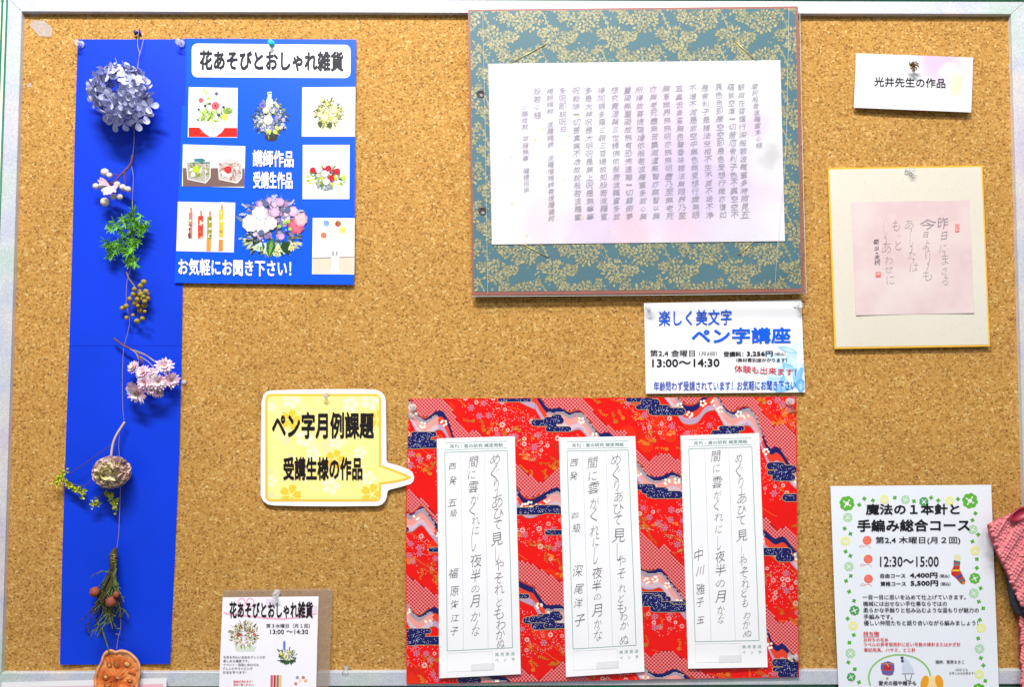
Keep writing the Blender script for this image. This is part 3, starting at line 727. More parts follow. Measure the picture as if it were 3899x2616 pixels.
def petals(x, y, spec, flipx=1):
    """ring by ring: short forked petals with a darker outline"""
    for (r, n, l, w, a0, a1) in spec:
        ps = []
        for k in range(n):
            a = a0 + (a1 - a0) * (k + 0.5) / n + B.uniform(-.12, .12)
            if flipx < 0: a = math.pi - a
            rr = r * B.uniform(.78, 1.2); X = x + math.cos(a) * rr; Y = y + math.sin(a) * rr * .86
            L = l * B.uniform(.8, 1.25); ps.append((X, Y, L, w, a))
        for i, (X, Y, L, w, a) in enumerate(ps): p.leaf(X - math.cos(a) * 1.5, Y - math.sin(a) * 1.5, L + 3.5, w + 3.5, a, GD, i > 0)
        for i, (X, Y, L, w, a) in enumerate(ps): p.leaf(X, Y, L, w, a, gold(), i > 0)
def vine(pts, sp=10):
    q = smooth_line([(a, b, 0) for a, b in pts], 5)
    p.line([(v.x, v.y) for v in q], 6, GD); p.line([(v.x, v.y) for v in q], 3, gold())
    for i in range(0, len(q) - 1, 2):
        d = q[i + 1] - q[i]; a = math.atan2(d.y, d.x)
        for s_ in (-1, 1):
            if B.random() < .7: p.leaf(q[i].x, q[i].y, B.uniform(9, 15), B.uniform(4, 6.5), a + s_ * B.uniform(.5, 1.1), gold(), i > 0)
def motif(ox, oy):
    # round peony
    petals(ox, oy, [(6, 8, 11, 7, 0, 6.28), (18, 15, 13, 8, 0, 6.28), (31, 22, 14, 8, 0, 6.28), (44, 24, 13, 9, -.8, 3.9)])
    # leafy peony, half drop
    x, y = ox - 116, oy + 74
    petals(x, y, [(6, 8, 12, 7, 0, 6.28), (18, 14, 15, 8, -.4, 5.4), (33, 18, 15, 9, -.9, 2.6), (36, 12, 17, 9, 3.0, 5.2), (48, 9, 12, 8, .1, 1.7)])
    # vines and leaf sprays joining them
    vine([(ox + 30, oy - 18), (ox + 62, oy - 28), (ox + 80, oy + 8), (ox + 96, oy + 40)])
    vine([(ox - 20, oy + 34), (ox - 46, oy + 52), (ox - 66, oy + 50), (ox - 88, oy + 66)])
    vine([(ox - 100, oy + 108), (ox - 74, oy + 124), (ox - 62, oy + 150), (ox - 40, oy + 142)])
    vine([(ox - 76, oy - 38), (ox - 56, oy - 6), (ox - 68, oy + 22)])
    petals(ox - 54, oy + 64, [(4, 7, 14, 8, 0, 6.28), (16, 12, 13, 8, -.6, 3.6)])
    petals(ox - 80, oy - 8, [(4, 7, 13, 8, 0, 6.28), (15, 10, 12, 7, 1.5, 5.6)])
    petals(ox + 66, oy + 56, [(3, 6, 14, 8, 0, 6.28), (14, 8, 11, 7, 2.6, 6.2)])
    petals(ox + 50, oy - 40, [(3, 6, 13, 7, 0, 6.28)])
for j in range(-1, 8):
    for i in range(-1, 7):
        motif(1773 + 227 * i + j * 0.5 + (i - 2) * j * .6, 74 + 148 * j)
for k in range(2600):      # loose leaflets between the sprays
    x, y = B.uniform(1790, 3050), B.uniform(35, 1110)
    if 1880 < x < 2960 and 255 < y < 910: continue
    if math.sin(x / 36. + math.sin(y / 24.) * 1.4) + math.sin(y / 25. - x / 61.) < .1: continue
    p.leaf(x, y, B.uniform(7, 13), B.uniform(4, 7), B.uniform(0, 6.28), gold())
p.clip = None
o = p.build('brocade_foliage', T, M_GOLDTHREAD)
M_CORD = mat('gold_cord', S(196, 182, 110), 0.35, 0.5, 0.4)
M_EYE = mat('eyelet_brown', S(52, 40, 40), 0.3, 0.5)
for a, b in (((2076, 170), (1940, 242)), ((2797, 155), (2880, 233)), ((2087, 980), (1990, 929)), ((2815, 969), (2872, 917))):
    q0, q1 = P(*a, BH1 + 0.0011), P(*b, BH1 + 0.0011)
    v, f = tube_geo([q0, q1], 0.0008, 6); co = mesh('elastic_cord', v, f, M_CORD, T, True)
    v, f = lathe_geo([(0.0001, .0006), (.0014, .0005), (.0019, .0001)], 12); c = P(*a, BH1 + 0.0006)
    mesh('cord_hole', [(x + c[0], y + c[1], z + c[2]) for x, y, z in v], f, M_EYE, co, True)
for a in ((1831, 357), (1838, 803)):
    c = P(*a, BH1 + 0.0004); v, f = lathe_geo([(0.0001, .0001), (.0036, .0002), (.0044, .0010), (.0058, .0013), (.0066, .0006), (.0069, .0)], 24)
    mesh('eyelet', [(x + c[0], y + c[1], z + c[2]) for x, y, z in v], f, M_EYE, T, True)
# clear sleeve, a little loose at the lower right
hfs = lambda x, y: BH1 + 0.0034 + 0.0010 * math.sin(x / 90 + y / 140.) * sm01((y - 850) / 200) + 0.0012 * sm01((x - 2700) / 250) * sm01((y - 800) / 200) * math.sin((x * .8 + y * 1.1) / 45.)
slv = Sheet([((1779, 33), (3045, 20)), ((1785, 400), (3052, 390)), ((1792, 760), (3060, 750)), ((1797, 1129), (3071, 1117))], hfs)
slv.build('plastic_sleeve', M_FILM, T, 60, 60, single=True)
M_SEAM = mat('sleeve_seam', S(225, 228, 225), 0.3, 0.5)
for pts in ([(1838, 37), (1846, 420), (1852, 800), (1857, 1118)], [(3004, 29), (3000, 250), (2990, 600), (2962, 923), (2950, 1108)]):
    if pts[0][0] < 2000: q_ = [P(x, y, hfs(x, y) + .0002) for x, y in pts]
    else: q_ = [P(x, y, hfs(x, y) + .0002) for x, y in pts]
    v, f = tube_geo(smooth_line(q_, 8), 0.00022, 4); mesh('sleeve_seam', v, f, M_SEAM, T)
v, f = tube_geo([P(x, y, hfs(x, y)) for x, y in [(1797, 1129), (2000, 1128), (2250, 1126), (2500, 1124), (2750, 1121), (2950, 1119), (3071, 1117), (3066, 950), (3060, 750), (3052, 390), (3045, 20)]], 0.0003, 4)
mesh('sleeve_edge', v, f, M_SEAM, T)

def hf_sut(x, y): return BH1 + 0.0010 + 0.0006 * sm01((y - 700) / 230) + 0.0003 * math.sin(x / 140.)
sut = Sheet([((1860, 243), (2971, 229)), ((1873, 931), (2989, 918))], hf_sut)
T = thing('calligraphy_sheet', 'white and lilac sheet of small vertical sutra calligraphy mounted on the teal brocade', 'calligraphy', P(2430, 920, BH1 + 0.0006))
def wash_material(name, base, tints, scale, seed=0.0, specks=None, spots=(), KW=0.66):
    m = mat(name, S(*base), 0.6, 0.25, bump=(700, 0.2, 0.0002)); nt = m.node_tree; N = nt.nodes; L = nt.links
    tc = N.new('ShaderNodeTexCoord'); n = N.new('ShaderNodeTexNoise'); n.noise_dimensions = '4D'; n.inputs['W'].default_value = seed
    n.inputs['Scale'].default_value = scale; n.inputs['Detail'].default_value = 3; L.new(tc.outputs['Object'], n.inputs['Vector'])
    rp = N.new('ShaderNodeValToRGB'); cr = rp.color_ramp
    cr.elements[0].position = tints[0][0]; cr.elements[0].color = (*S(*tints[0][1], KW), 1); cr.elements[1].position = tints[-1][0]; cr.elements[1].color = (*S(*tints[-1][1], KW), 1)
    for q_, c in tints[1:-1]: e = cr.elements.new(q_); e.color = (*S(*c, KW), 1)
    L.new(n.outputs['Fac'], rp.inputs[0]); src = rp.outputs[0]
    gp = N.new('ShaderNodeNewGeometry')
    wn = N.new('ShaderNodeTexNoise'); wn.inputs['Scale'].default_value = 22; wn.inputs['Detail'].default_value = 4; L.new(tc.outputs['Object'], wn.inputs['Vector'])
    wa = N.new('ShaderNodeVectorMath'); wa.operation = 'MULTIPLY_ADD'; L.new(wn.outputs['Color'], wa.inputs[0]); wa.inputs[1].default_value = (.05, 0, .05); L.new(gp.outputs['Position'], wa.inputs[2])
    for (sx, sy, rad, c, amt) in spots:      # soft dyed patches of the paper itself
        ds = N.new('ShaderNodeVectorMath'); ds.operation = 'DISTANCE'; L.new(wa.outputs[0], ds.inputs[0]); q = P(sx, sy, BH1 if sx < 3000 else .004); ds.inputs[1].default_value = (q[0] + .025, q[1], q[2] + .025)
        mr = N.new('ShaderNodeMapRange'); mr.interpolation_type = 'SMOOTHSTEP'; L.new(ds.outputs['Value'], mr.inputs[0]); mr.inputs[1].default_value = rad * MM * .25; mr.inputs[2].default_value = rad * MM * 1.1; mr.inputs[3].default_value = amt; mr.inputs[4].default_value = 0
        mx = N.new('ShaderNodeMixRGB'); L.new(mr.outputs[0], mx.inputs[0]); L.new(src, mx.inputs[1]); mx.inputs[2].default_value = (*S(*c, KW), 1); src = mx.outputs[0]
    if specks:
        v = N.new('ShaderNodeTexVoronoi'); v.inputs['Scale'].default_value = specks; L.new(tc.outputs['Object'], v.inputs['Vector'])
        sp = N.new('ShaderNodeSeparateColor'); L.new(v.outputs['Color'], sp.inputs[0])
        g1 = N.new('ShaderNodeMath'); g1.operation = 'GREATER_THAN'; g1.inputs[1].default_value = .8; L.new(sp.outputs[0], g1.inputs[0])
        g2 = N.new('ShaderNodeMath'); g2.operation = 'LESS_THAN'; g2.inputs[1].default_value = .22; L.new(v.outputs['Distance'], g2.inputs[0])
        g3 = N.new('ShaderNodeMath'); g3.operation = 'MULTIPLY'; L.new(g1.outputs[0], g3.inputs[0]); L.new(g2.outputs[0], g3.inputs[1])
        g4 = N.new('ShaderNodeMath'); g4.operation = 'MULTIPLY'; g4.inputs[1].default_value = .35; L.new(g3.outputs[0], g4.inputs[0])
        mx = N.new('ShaderNodeMixRGB'); L.new(g4.outputs[0], mx.inputs[0]); L.new(src, mx.inputs[1]); mx.inputs[2].default_value = (*S(150, 120, 120), 1); src = mx.outputs[0]
    L.new(src, N['Principled BSDF'].inputs['Base Color']); return m
sut.build('washi_sheet', wash_material('lilac_washi', (250, 246, 252), [(.3, (252, 250, 252)), (.46, (248, 244, 252)), (.56, (240, 228, 250)), (.64, (246, 230, 240)), (.75, (250, 246, 248))], 7, 3.1, 420, [(2620, 700, 330, (222, 200, 240), .7), (2500, 420, 200, (238, 216, 244), .5), (2300, 820, 220, (230, 206, 238), .6), (2880, 470, 90, (228, 196, 232), .6), (2940, 600, 60, (206, 204, 200), .7), (2400, 880, 110, (246, 202, 216), .6), (2060, 830, 120, (240, 214, 222), .6), (2800, 860, 160, (238, 228, 240), .6), (2600, 880, 120, (248, 208, 220), .45)]), T, 30, 20)
cols = [('摩訶般若波羅蜜多心経', 2873, 329, 2891, 553), ('観自在菩薩行深般若波羅蜜多時照見五', 2822, 331, 2837, 818), ('蘊皆空度一切苦厄舎利子色不異空空不', 2784, 331, 2798, 818),
        ('異色色即是空空即是色受想行識亦復如', 2737, 331, 2752, 818), ('是舎利子是諸法空相不生不滅不垢不浄', 2685, 335, 2703, 818), ('不増不減是故空中無色無受想行識無眼', 2637, 337, 2650, 818),
        ('耳鼻舌身意無色聲香味觸法無眼界乃至', 2586, 339, 2598, 820), ('無意識界無無明亦無無明盡乃至無老死', 2537, 337, 2551, 822), ('亦無老死盡無苦集滅道無智亦無智以無', 2488, 339, 2499, 822),
        ('所得故菩提薩埵依般若波羅蜜多故心無', 2434, 343, 2450, 824), ('罣礙無罣礙故無有恐怖遠離一切顛倒夢', 2389, 343, 2397, 824), ('想究竟涅槃三世諸佛依般若波羅蜜多故', 2341, 343, 2349, 824),
        ('得阿耨多羅三藐三菩提故知般若波羅蜜', 2290, 345, 2300, 824), ('多是大神呪是大明呪是無上呪是無等等', 2240, 345, 2248, 826), ('呪能除一切苦真実不虚故説般若波羅蜜', 2193, 345, 2201, 826),
        ('多呪即説呪曰', 2142, 345, 2144, 493), ('羯諦羯諦　波羅羯諦　波羅僧羯諦菩提薩婆訶', 2094, 347, 2100, 831), ('般若心経', 2045, 347, 2047, 438), ('心願成就　平穏無事　福徳招来', 1997, 410, 2005, 723)]
for s_, xa, ya, xb, yb in cols:
    n = len(s_); sp = (yb - ya) / (n - 1)
    ch = [(c, xa + (xb - xa) * i / (n - 1), ya + (yb - ya) * i / (n - 1), min(25, sp * .86) * (0.25 if c == '一' else .75 if c in '三口曰心以' else 1.0)) for i, c in enumerate(s_)]
    hand(sut, ch, 'calligraphy_column', T, (150, 147, 154), -0.002)
for x, y in ((2066, 492), (2036, 532), (2167, 518), (2142, 576), (2201, 440), (1947, 598), (1949, 773), (2192, 806), (2218, 829), (2357, 578), (2413, 757), (2315, 880), (2146, 682), (2080, 710), (2005, 897), (2098, 660)):
    a = R.uniform(0, 3); r = R.uniform(3.5, 6.5); p = Print(hf_sut, 0.0003); p.poly([(x + math.cos(a + k * 1.57) * r, y + math.sin(a + k * 1.57) * r * 1.2) for k in range(4)], S(222, 196, 150)); p.build('gold_leaf_fleck', T)

# ------------------------------------------------------------------ red patterned sheet
def hf_red(x, y): return 0.0016 + 1.04e-5 * (y - 1518)
red = Sheet([((1557, 1518), (3032, 1511)), ((1548, 1800), (3034, 1790)), ((1545, 2070), (3035, 2060)), ((1546, 2340), (3038, 2320)), ((1548, 2605), (3043, 2578))], hf_red)
T = thing('patterned_paper_sheet', 'large red and navy patterned paper sheet behind three writing slips', 'patterned paper', P(2290, 2560, 0.001))
red.build('laminated_sheet', mat('red_laminate', S(226, 14, 8, .95), 0.3, 0.3, vary=(9, 0.12), coat=0.2), T, 40, 60, 0.0005)
def Z(x, y):
    y0 = 500.0; k = 3.0e-5
    return (1530 + .708 * (1070 + (x - 1070) * (1 + k * (y - y0))), 1500 + .708 * y)
p = Print(hf_red, 0.00035); p.clip = [(1556, 1519), (3031, 1512), (3038, 2320), (3041, 2577), (1550, 2603), (1547, 2070)]
C = random.Random(9)
RA = [(20, 20), (40, 45), (70, 100), (115, 130), (150, 110), (185, 95), (215, 105), (245, 160), (275, 240), (300, 310), (325, 335), (350, 320), (380, 345), (430, 420), (500, 460), (570, 470), (620, 505), (655, 550), (700, 562), (760, 540), (820, 512), (855, 518), (920, 580), (1000, 680), (1080, 760), (1180, 850), (1260, 915), (1300, 945), (1345, 952), (1385, 945), (1420, 985), (1480, 1060), (1520, 1110), (1590, 1110), (1640, 1060), (1690, 1046)]
RAU = [(20, -120), (235, 28), (300, 130), (345, 190), (395, 160), (470, 230), (600, 345), (680, 410), (745, 468), (850, 375), (900, 340), (1000, 440), (1150, 600), (1285, 715), (1375, 810), (1410, 785), (1500, 885), (1560, 950), (1600, 900), (1690, 906)]
RB = [(715, -20), (750, 40), (790, 85), (850, 80), (900, 100), (930, 88), (965, 90), (1010, 150), (1060, 215), (1110, 215), (1180, 260), (1240, 320), (1285, 385), (1330, 440), (1390, 452), (1450, 425), (1490, 435), (1560, 480), (1640, 540), (1690, 592), (1730, 605), (1780, 568), (1820, 615), (1880, 690), (1950, 745), (2000, 785), (2045, 770), (2090, 820), (2150, 880), (2250, 940), (2385, 1006)]
RBU = [(715, -160), (985, 22), (1056, 108), (1142, 193), (1200, 180), (1265, 290), (1330, 345), (1385, 300), (1440, 305), (1500, 350), (1600, 430), (1690, 448), (1780, 530), (1850, 600), (1950, 650), (2010, 720), (2060, 700), (2125, 770), (2250, 830), (2385, 866)]
def yat(pl, x):
    for (x0, y0), (x1, y1) in zip(pl, pl[1:]):
        if x0 <= x <= x1: return y0 + (y1 - y0) * (x - x0) / (x1 - x0)
    return None
NAVY = S(24, 26, 92); PURP = S(190, 156, 186); GOLDL = S(170, 120, 70); PINK = S(248, 142, 140); PKD = S(206, 40, 60); LW = S(250, 226, 222)
ridges = []
for base, up in ((RA, RAU), (RB, RBU)):
    for i in (-1, 0, 1):
        for j in (-2, -1, 0, 1, 2):
            dx, dy = 1670 * i, -32 * i + 1058 * j
            r_ = [(x + dx, y + dy) for x, y in base]; u_ = [(x + dx, y + dy) for x, y in up]
            if r_[-1][0] < 0 or r_[0][0] > 2160: continue
            if max(y for x, y in r_) < -250 or min(y for x, y in u_) > 1800: continue
            r_ = [(v.x, v.y) for v in smooth_line([(a_, b_, 0) for a_, b_ in r_], 4)]
            r_ = [r_[0]] + [q_ for k_, q_ in enumerate(r_[1:]) if q_[0] > max(t_[0] for t_ in r_[:k_ + 1]) + .01]
            u_ = [(x, yat(r_, x) - (yat(r_, x) - y) * .86) if yat(r_, x) is not None else (x, y) for x, y in u_]
            ridges.append((r_, u_))
def band(r_, o0, o1, c, wob=0):
    """ribbon that follows a ridge between two depths"""
    xs = [r_[0][0] + 12 * k for k in range(int((r_[-1][0] - r_[0][0]) / 12) + 1)]
    p.up()
    for xa, xb in zip(xs, xs[1:]):
        ya, yb = yat(r_, xa), yat(r_, xb)
        if ya is None or yb is None: continue
        wa = wob * math.sin(xa / 47.); wb = wob * math.sin(xb / 47.)
        p.poly([Z(xa, ya + o0 + wa), Z(xb, yb + o0 + wb), Z(xb, yb + o1 + wb), Z(xa, ya + o1 + wa)], c, True)
# tonal drifts, orange cloudlets with gold branches, and small flowers on the red ground
ORG = S(236, 44, 12); 
def owned(x, y):
    """depth below the ridge above this point and distance above the ridge below"""
    best = 1e9; above = 1e9
    for r_, u_ in ridges:
        yr = yat(r_, x)
        if yr is None: continue
        if y >= yr: best = min(best, y - yr)
        else: above = min(above, yr - y)
    return best, above
for k in range(60):
    x, y = C.uniform(0, 2160), C.uniform(0, 1540); d, a = owned(x, y)
    if a < 330: p.disc(*Z(x, y), C.uniform(30, 60), ORG if C.random() < .6 else S(222, 30, 10), 14, C.uniform(18, 34), C.uniform(0, 1.2))
def curve(x0, y0, dx, amp, n, c, w):
    pts = [Z(x0 + dx * t / n + amp * math.sin(t * .9), y0 + dx * .6 * t / n + amp * math.cos(t * .7)) for t in range(n + 1)]
    p.line(pts, w, c)
for k in range(40): curve(C.uniform(-50, 2000), C.uniform(0, 1500), C.uniform(150, 330), 14, 12, S(244, 110, 40), 2.0)
def branch(x, y, c):
    """a sprig: a wandering stem with leaves and small star flowers"""
    a = C.uniform(.2, 1.4); pts = [(x, y)]
    for q_ in range(5): a += C.uniform(-.5, .5); pts.append((pts[-1][0] + math.cos(a) * 11, pts[-1][1] + math.sin(a) * 11))
    p.line([Z(*q_) for q_ in pts], 1.6, c)
    for (u, v) in pts:
        for s_ in (-1, 1):
            if C.random() < .8: p.leaf(*Z(u, v), C.uniform(6, 10), C.uniform(3, 4.6), a + s_ * C.uniform(.6, 1.2), c)
    if C.random() < .6: p.flower(*Z(pts[-1][0] + C.uniform(-8, 8), pts[-1][1]), C.uniform(7, 10), 5, c, None, .1, .9, C.random())
GF = [S(196, 112, 30), S(222, 120, 34), S(236, 120, 40), S(206, 96, 24)]
for k in range(620):
    x, y = C.uniform(0, 2160), C.uniform(0, 1540); d, a = owned(x, y)
    if not (120 < a < 330) or d < 190: continue
    c = C.choice(GF); t = C.random()
    if t >= .35:
        branch(x, y, c); continue
    if t < .35:
        for q_ in range(C.randint(5, 9)):
            xx = x + C.uniform(-26, 26); yy = y + C.uniform(-14, 14); p.disc(*Z(xx, yy), C.uniform(5, 9), c, 9, C.uniform(3, 5), C.uniform(-.4, .4))
    else:
        a0 = C.uniform(0, 3.14)
        for q_ in range(7):
            xx = x + math.cos(a0) * (q_ - 3) * 10; yy = y + math.sin(a0) * (q_ - 3) * 10
            for s_ in (-1, 1): p.leaf(*Z(xx, yy), C.uniform(8, 14), C.uniform(4, 6), a0 + s_ * 1.0, c)
fl = []
for k in range(1800):
    x, y = C.uniform(10, 2140), C.uniform(20, 1540); d, a = owned(x, y)
    if d < 150 or a < 240: continue
    if any(abs(x - u) < 25 and abs(y - v) < 25 for u, v in fl): continue
    fl.append((x, y))
    far = a < 420
    if far and C.random() < .45: p.flower(*Z(x, y), C.uniform(11, 15), 6, S(206, 118, 146), S(236, 150, 150), .3, .6, C.random())
    else: p.flower(*Z(x, y), C.uniform(7.5, 12), 8, S(*C.choice([(250, 200, 192), (252, 214, 208), (244, 176, 168)])), S(236, 96, 84), .35, .58, C.random())
p.up()
for k in range(15000):
    x, y = C.uniform(5, 2150), C.uniform(5, 1550); d, a = owned(x, y)
    if d < 130 or a < 200: continue
    s_ = math.sin(x / 130. + y / 90.) + math.sin(x / 60. - y / 110.)
    if s_ < -.5 and C.random() < .8: continue
    if any(abs(x - u) < 15 and abs(y - v) < 15 for u, v in fl): continue
    px, py = Z(x, y); p.poly([(px + math.cos(t) * 1.9, py + math.sin(t) * 1.9) for t in (0, 1.57, 3.14, 4.71)], S(252, 176, 176), True)
# kanoko dot bands
for r_, u_ in ridges:
    pl = []
    xs = [r_[0][0] + 12 * k for k in range(int((r_[-1][0] - r_[0][0]) / 12) + 1)]
    p.up()
    for xa, xb in zip(xs, xs[1:]):
        v4 = [yat(u_, xa), yat(u_, xb), yat(r_, xb), yat(r_, xa)]
        if None in v4: continue
        p.poly([Z(xa, v4[0]), Z(xb, v4[1]), Z(xb, v4[2]), Z(xa, v4[3])], S(176, 10, 34), True)
p.up(); dots = []
st_ = 13.3
for r_, u_ in ridges:
    for i in range(-20, 400):
        for j in range(-200, 260):
            x = (i - j) * st_ * .72; y = (i + j) * st_ * .72
            if x < r_[0][0] or x >= r_[-1][0] or x < 10 or x > 2145 or y < 0 or y > 1560: continue
            yu, yr = yat(u_, x), yat(r_, x)
            if yu is None or yr is None or not (yu + 1 < y < yr - 5): continue
            dots.append(Z(x, y))
for x, y in dots: p.disc(x, y, 4.1, PINK, 8, hold=True)
p.up()
for x, y in dots: p.poly([(x + math.cos(t) * 1.5, y + math.sin(t) * 1.5) for t in (0, 1.57, 3.14, 4.71)], S(214, 60, 74), True)
# waves under each ridge
for r_, u_ in ridges:
    band(r_, -4, 0, GOLDL); band(r_, 64, 104, GOLDL, 5); band(r_, 66, 101, PURP, 5); band(r_, 26, 70, S(232, 64, 38), 3); band(r_, 0, 32, NAVY, 7)
    xs = r_[0][0]
    y = min(v for _, v in r_)
    p.up()
    while y < max(v for _, v in r_) + 90:
        x = r_[0][0]; run = None
        while x < r_[-1][0]:
            yr = yat(r_, x); ins = yr is not None and 14 < y - yr < 92 and math.sin(x / 70. + 1) > -.4
            if ins and run is None: run = x
            if (not ins) and run is not None:
                if x - run > 8:
                    e = 4 * math.sin(y * 3.1); p.poly([Z(run - 4 + e, y), Z(x + 4 + e, y), Z(x + 4 + e, y + 2.2), Z(run - 4 + e, y + 2.2)], LW, True)
                run = None
            x += 6
        y += 5.6
    x = r_[0][0] + 30
    while x < r_[-1][0]:
        yr = yat(r_, x)
        if yr is not None and C.random() < .62:
            cx, cy = Z(x, yr + C.uniform(26, 60))
            for q_ in range(C.choice([3, 5, 5, 6])):
                a = q_ * 1.256 + C.random(); rr = 9.5; p.disc(cx + math.cos(a) * rr, cy + math.sin(a) * rr, 4.8, S(252, 246, 226), 9)
        x += C.uniform(30, 75)
# navy cloud banks with white speckle
def cloud(x, y, parts):
    P0 = []
    for (dx, dy, l, r) in parts:
        P0.append((x + dx, y + dy, l, r))
    for gr, c in ((2.6, S(196, 170, 120)), (0, NAVY)):
        for (a, b, l, r) in P0:
            r2 = r + gr; pts = [(a + l / 2 + r2 * math.cos(t), b + r2 * math.sin(t)) for t in [(-90 + 22.5 * k) * math.pi / 180 for k in range(9)]] + [(a - l / 2 + r2 * math.cos(t), b + r2 * math.sin(t)) for t in [(90 + 22.5 * k) * math.pi / 180 for k in range(9)]]
            p.poly([Z(*q_) for q_ in pts], c)
    p.up()
    for (a, b, l, r) in P0:
        for k in range(int((l + r) * r / 95)):
            px, py = Z(a + C.uniform(-l / 2 - r * .5, l / 2 + r * .5), b + C.uniform(-r * .75, r * .75))
            p.poly([(px + math.cos(t) * 1.35, py + math.sin(t) * 1.35) for t in (0, 1.57, 3.14, 4.71)], S(226, 228, 246), True)
c1 = [(0, 0, 110, 19), (75, -22, 60, 16), (95, 20, 60, 22), (60, 42, 130, 20), (150, 6, 50, 20)]
for i in (-1, 0, 1):
    for j in (0, 1):
        dx, dy = 1670 * i, -32 * i + 1058 * j
        cloud(80 + dx, 245 + dy, [(-20, 0, 90, 17), (30, -28, 110, 13), (30, -10, 40, 20), (60, 24, 150, 22), (-30, 34, 70, 16)])
        cloud(755 + dx, 155 + dy, [(-10, 0, 70, 17), (60, -12, 70, 19), (75, -32, 30, 12), (50, 18, 22, 14), (85, 34, 110, 14)])
        cloud(600 + dx, 30 + dy, [(0, 0, 160, 12)])
        cloud(1340 + dx, 50 + dy, [(-60, -20, 120, 13), (0, 0, 60, 22), (-20, 20, 90, 14), (90, 45, 160, 20), (60, 30, 60, 20)])
        cloud(760 + dx, 620 + dy, [(-80, 10, 140, 19), (20, 0, 110, 22), (90, 10, 60, 14)])
        cloud(820 + dx, 745 + dy, [(0, 0, 70, 13)])
        cloud(1400 + dx, 520 + dy, [(-90, -20, 80, 15), (-40, 0, 110, 17), (20, 22, 140, 20), (-60, 26, 30, 10)])
        cloud(365 + dx, 420 + dy, [(-20, 0, 60, 20), (40, 18, 60, 22), (0, 36, 110, 12), (20, 62, 90, 17)])
        cloud(430 + dx, 590 + dy, [(0, 0, 70, 20)])
        cloud(40 + dx, 730 + dy, [(-40, 0, 60, 15), (-60, -30, 80, 13)])
        cloud(185 + dx, 838 + dy, [(0, 0, 40, 12)])
        cloud(330 + dx, 880 + dy, [(-10, 0, 150, 20), (50, 34, 60, 20)])
        cloud(1370 + dx, 1090 + dy, [(-30, -10, 120, 16), (0, 14, 110, 15), (70, 46, 110, 20)])
        cloud(720 + dx, 1088 + 130 + dy, [(0, 0, 80, 18), (70, -14, 80, 20), (60, 30, 110, 20)])
for z_ in (1,): pass
p.clip = None
p.build('printed_pattern', T, M_INKG)

# ------------------------------------------------------------------ three writing slips
LINEC = S(128, 166, 156); PEN = (120, 112, 118)
slips = [
 dict(rows=[((1663, 1670), (1960, 1661)), ((1666, 1900), (1966, 1890)), ((1669, 2130), (1972, 2120)), ((1671, 2360), (1978, 2345)), ((1672, 2583), (1983, 2567))],
      label='leftmost of the three white writing slips on the red patterned sheet',
      R='め505,350,58;ぐ500,425,78;り507,490,64;あ515,575,72;ひ520,645,58;て512,705,50;見512,780,70;し515,860,84;や525,920,56;そ520,990,56;れ527,1050,54;と523,1120,42;も521,1180,66;わ530,1240,52;か532,1293,52;ぬ535,1342,44',
      M='間385,365,58;に378,435,46;雲385,500,60;が393,565,50;く378,625,62;れ398,680,46;に397,735,42;し384,798,90;夜397,895,72;半395,975,66;の395,1050,36;月392,1115,62;か397,1195,48;な397,1275,52',
      L='西272,390,34;発275,465,44;五272,585,36;級278,640,40;福278,965,54;原282,1060,50;佐283,1130,46;江286,1205,38;子282,1275,46'),
 dict(rows=[((2128, 1666), (2419, 1661)), ((2135, 1890), (2428, 1884)), ((2142, 2120), (2437, 2108)), ((2149, 2350), (2446, 2334)), ((2155, 2578), (2454, 2558))],
      label='middle of the three white writing slips on the red patterned sheet',
      R='め1152,352,58;ぐ1155,430,80;り1155,492,60;あ1166,552,56;ひ1165,618,56;て1160,680,50;見1168,760,72;し1166,848,96;や1182,898,50;そ1180,965,56;れ1186,1045,44;と1180,1100,40;も1183,1150,56;わ1192,1198,42;か1196,1245,44;ぬ1198,1322,50',
      M='間1027,370,60;に1027,440,50;雲1033,505,60;が1037,585,56;く1030,655,70;れ1038,735,56;に1045,795,42;し1043,868,92;夜1050,962,62;半1050,1030,62;の1052,1092,32;月1052,1165,66;か1055,1235,44;な1056,1298,52',
      L='西925,370,38;発925,440,46;四932,655,28;級940,720,46;深948,952,62;尾953,1048,50;洋950,1125,52;子957,1218,60'),
 dict(rows=[((2591, 1659), (2891, 1649)), ((2598, 1880), (2899, 1872)), ((2605, 2100), (2907, 2095)), ((2613, 2325), (2915, 2318)), ((2620, 2546), (2923, 2541))],
      label='rightmost of the three white writing slips on the red patterned sheet',
      R='め1815,345,46;ぐ1815,412,68;り1822,475,60;あ1830,560,56;ひ1826,625,46;て1826,680,48;見1832,760,62;し1833,850,66;や1835,903,48;そ1842,960,52;れ1848,1020,46;と1842,1072,36;も1845,1125,44;わ1858,1190,40;か1855,1240,44;ぬ1860,1288,38',
      M='間1690,335,58;に1693,400,42;雲1697,475,60;が1699,540,44;く1692,602,58;れ1706,662,48;に1706,728,40;し1706,800,76;夜1712,875,60;半1712,945,62;の1714,1020,38;月1712,1090,62;か1716,1160,42;な1717,1215,40',
      L='中1597,865,62;川1605,950,48;雅1606,1050,56;子1604,1120,46;玉1606,1215,34')]
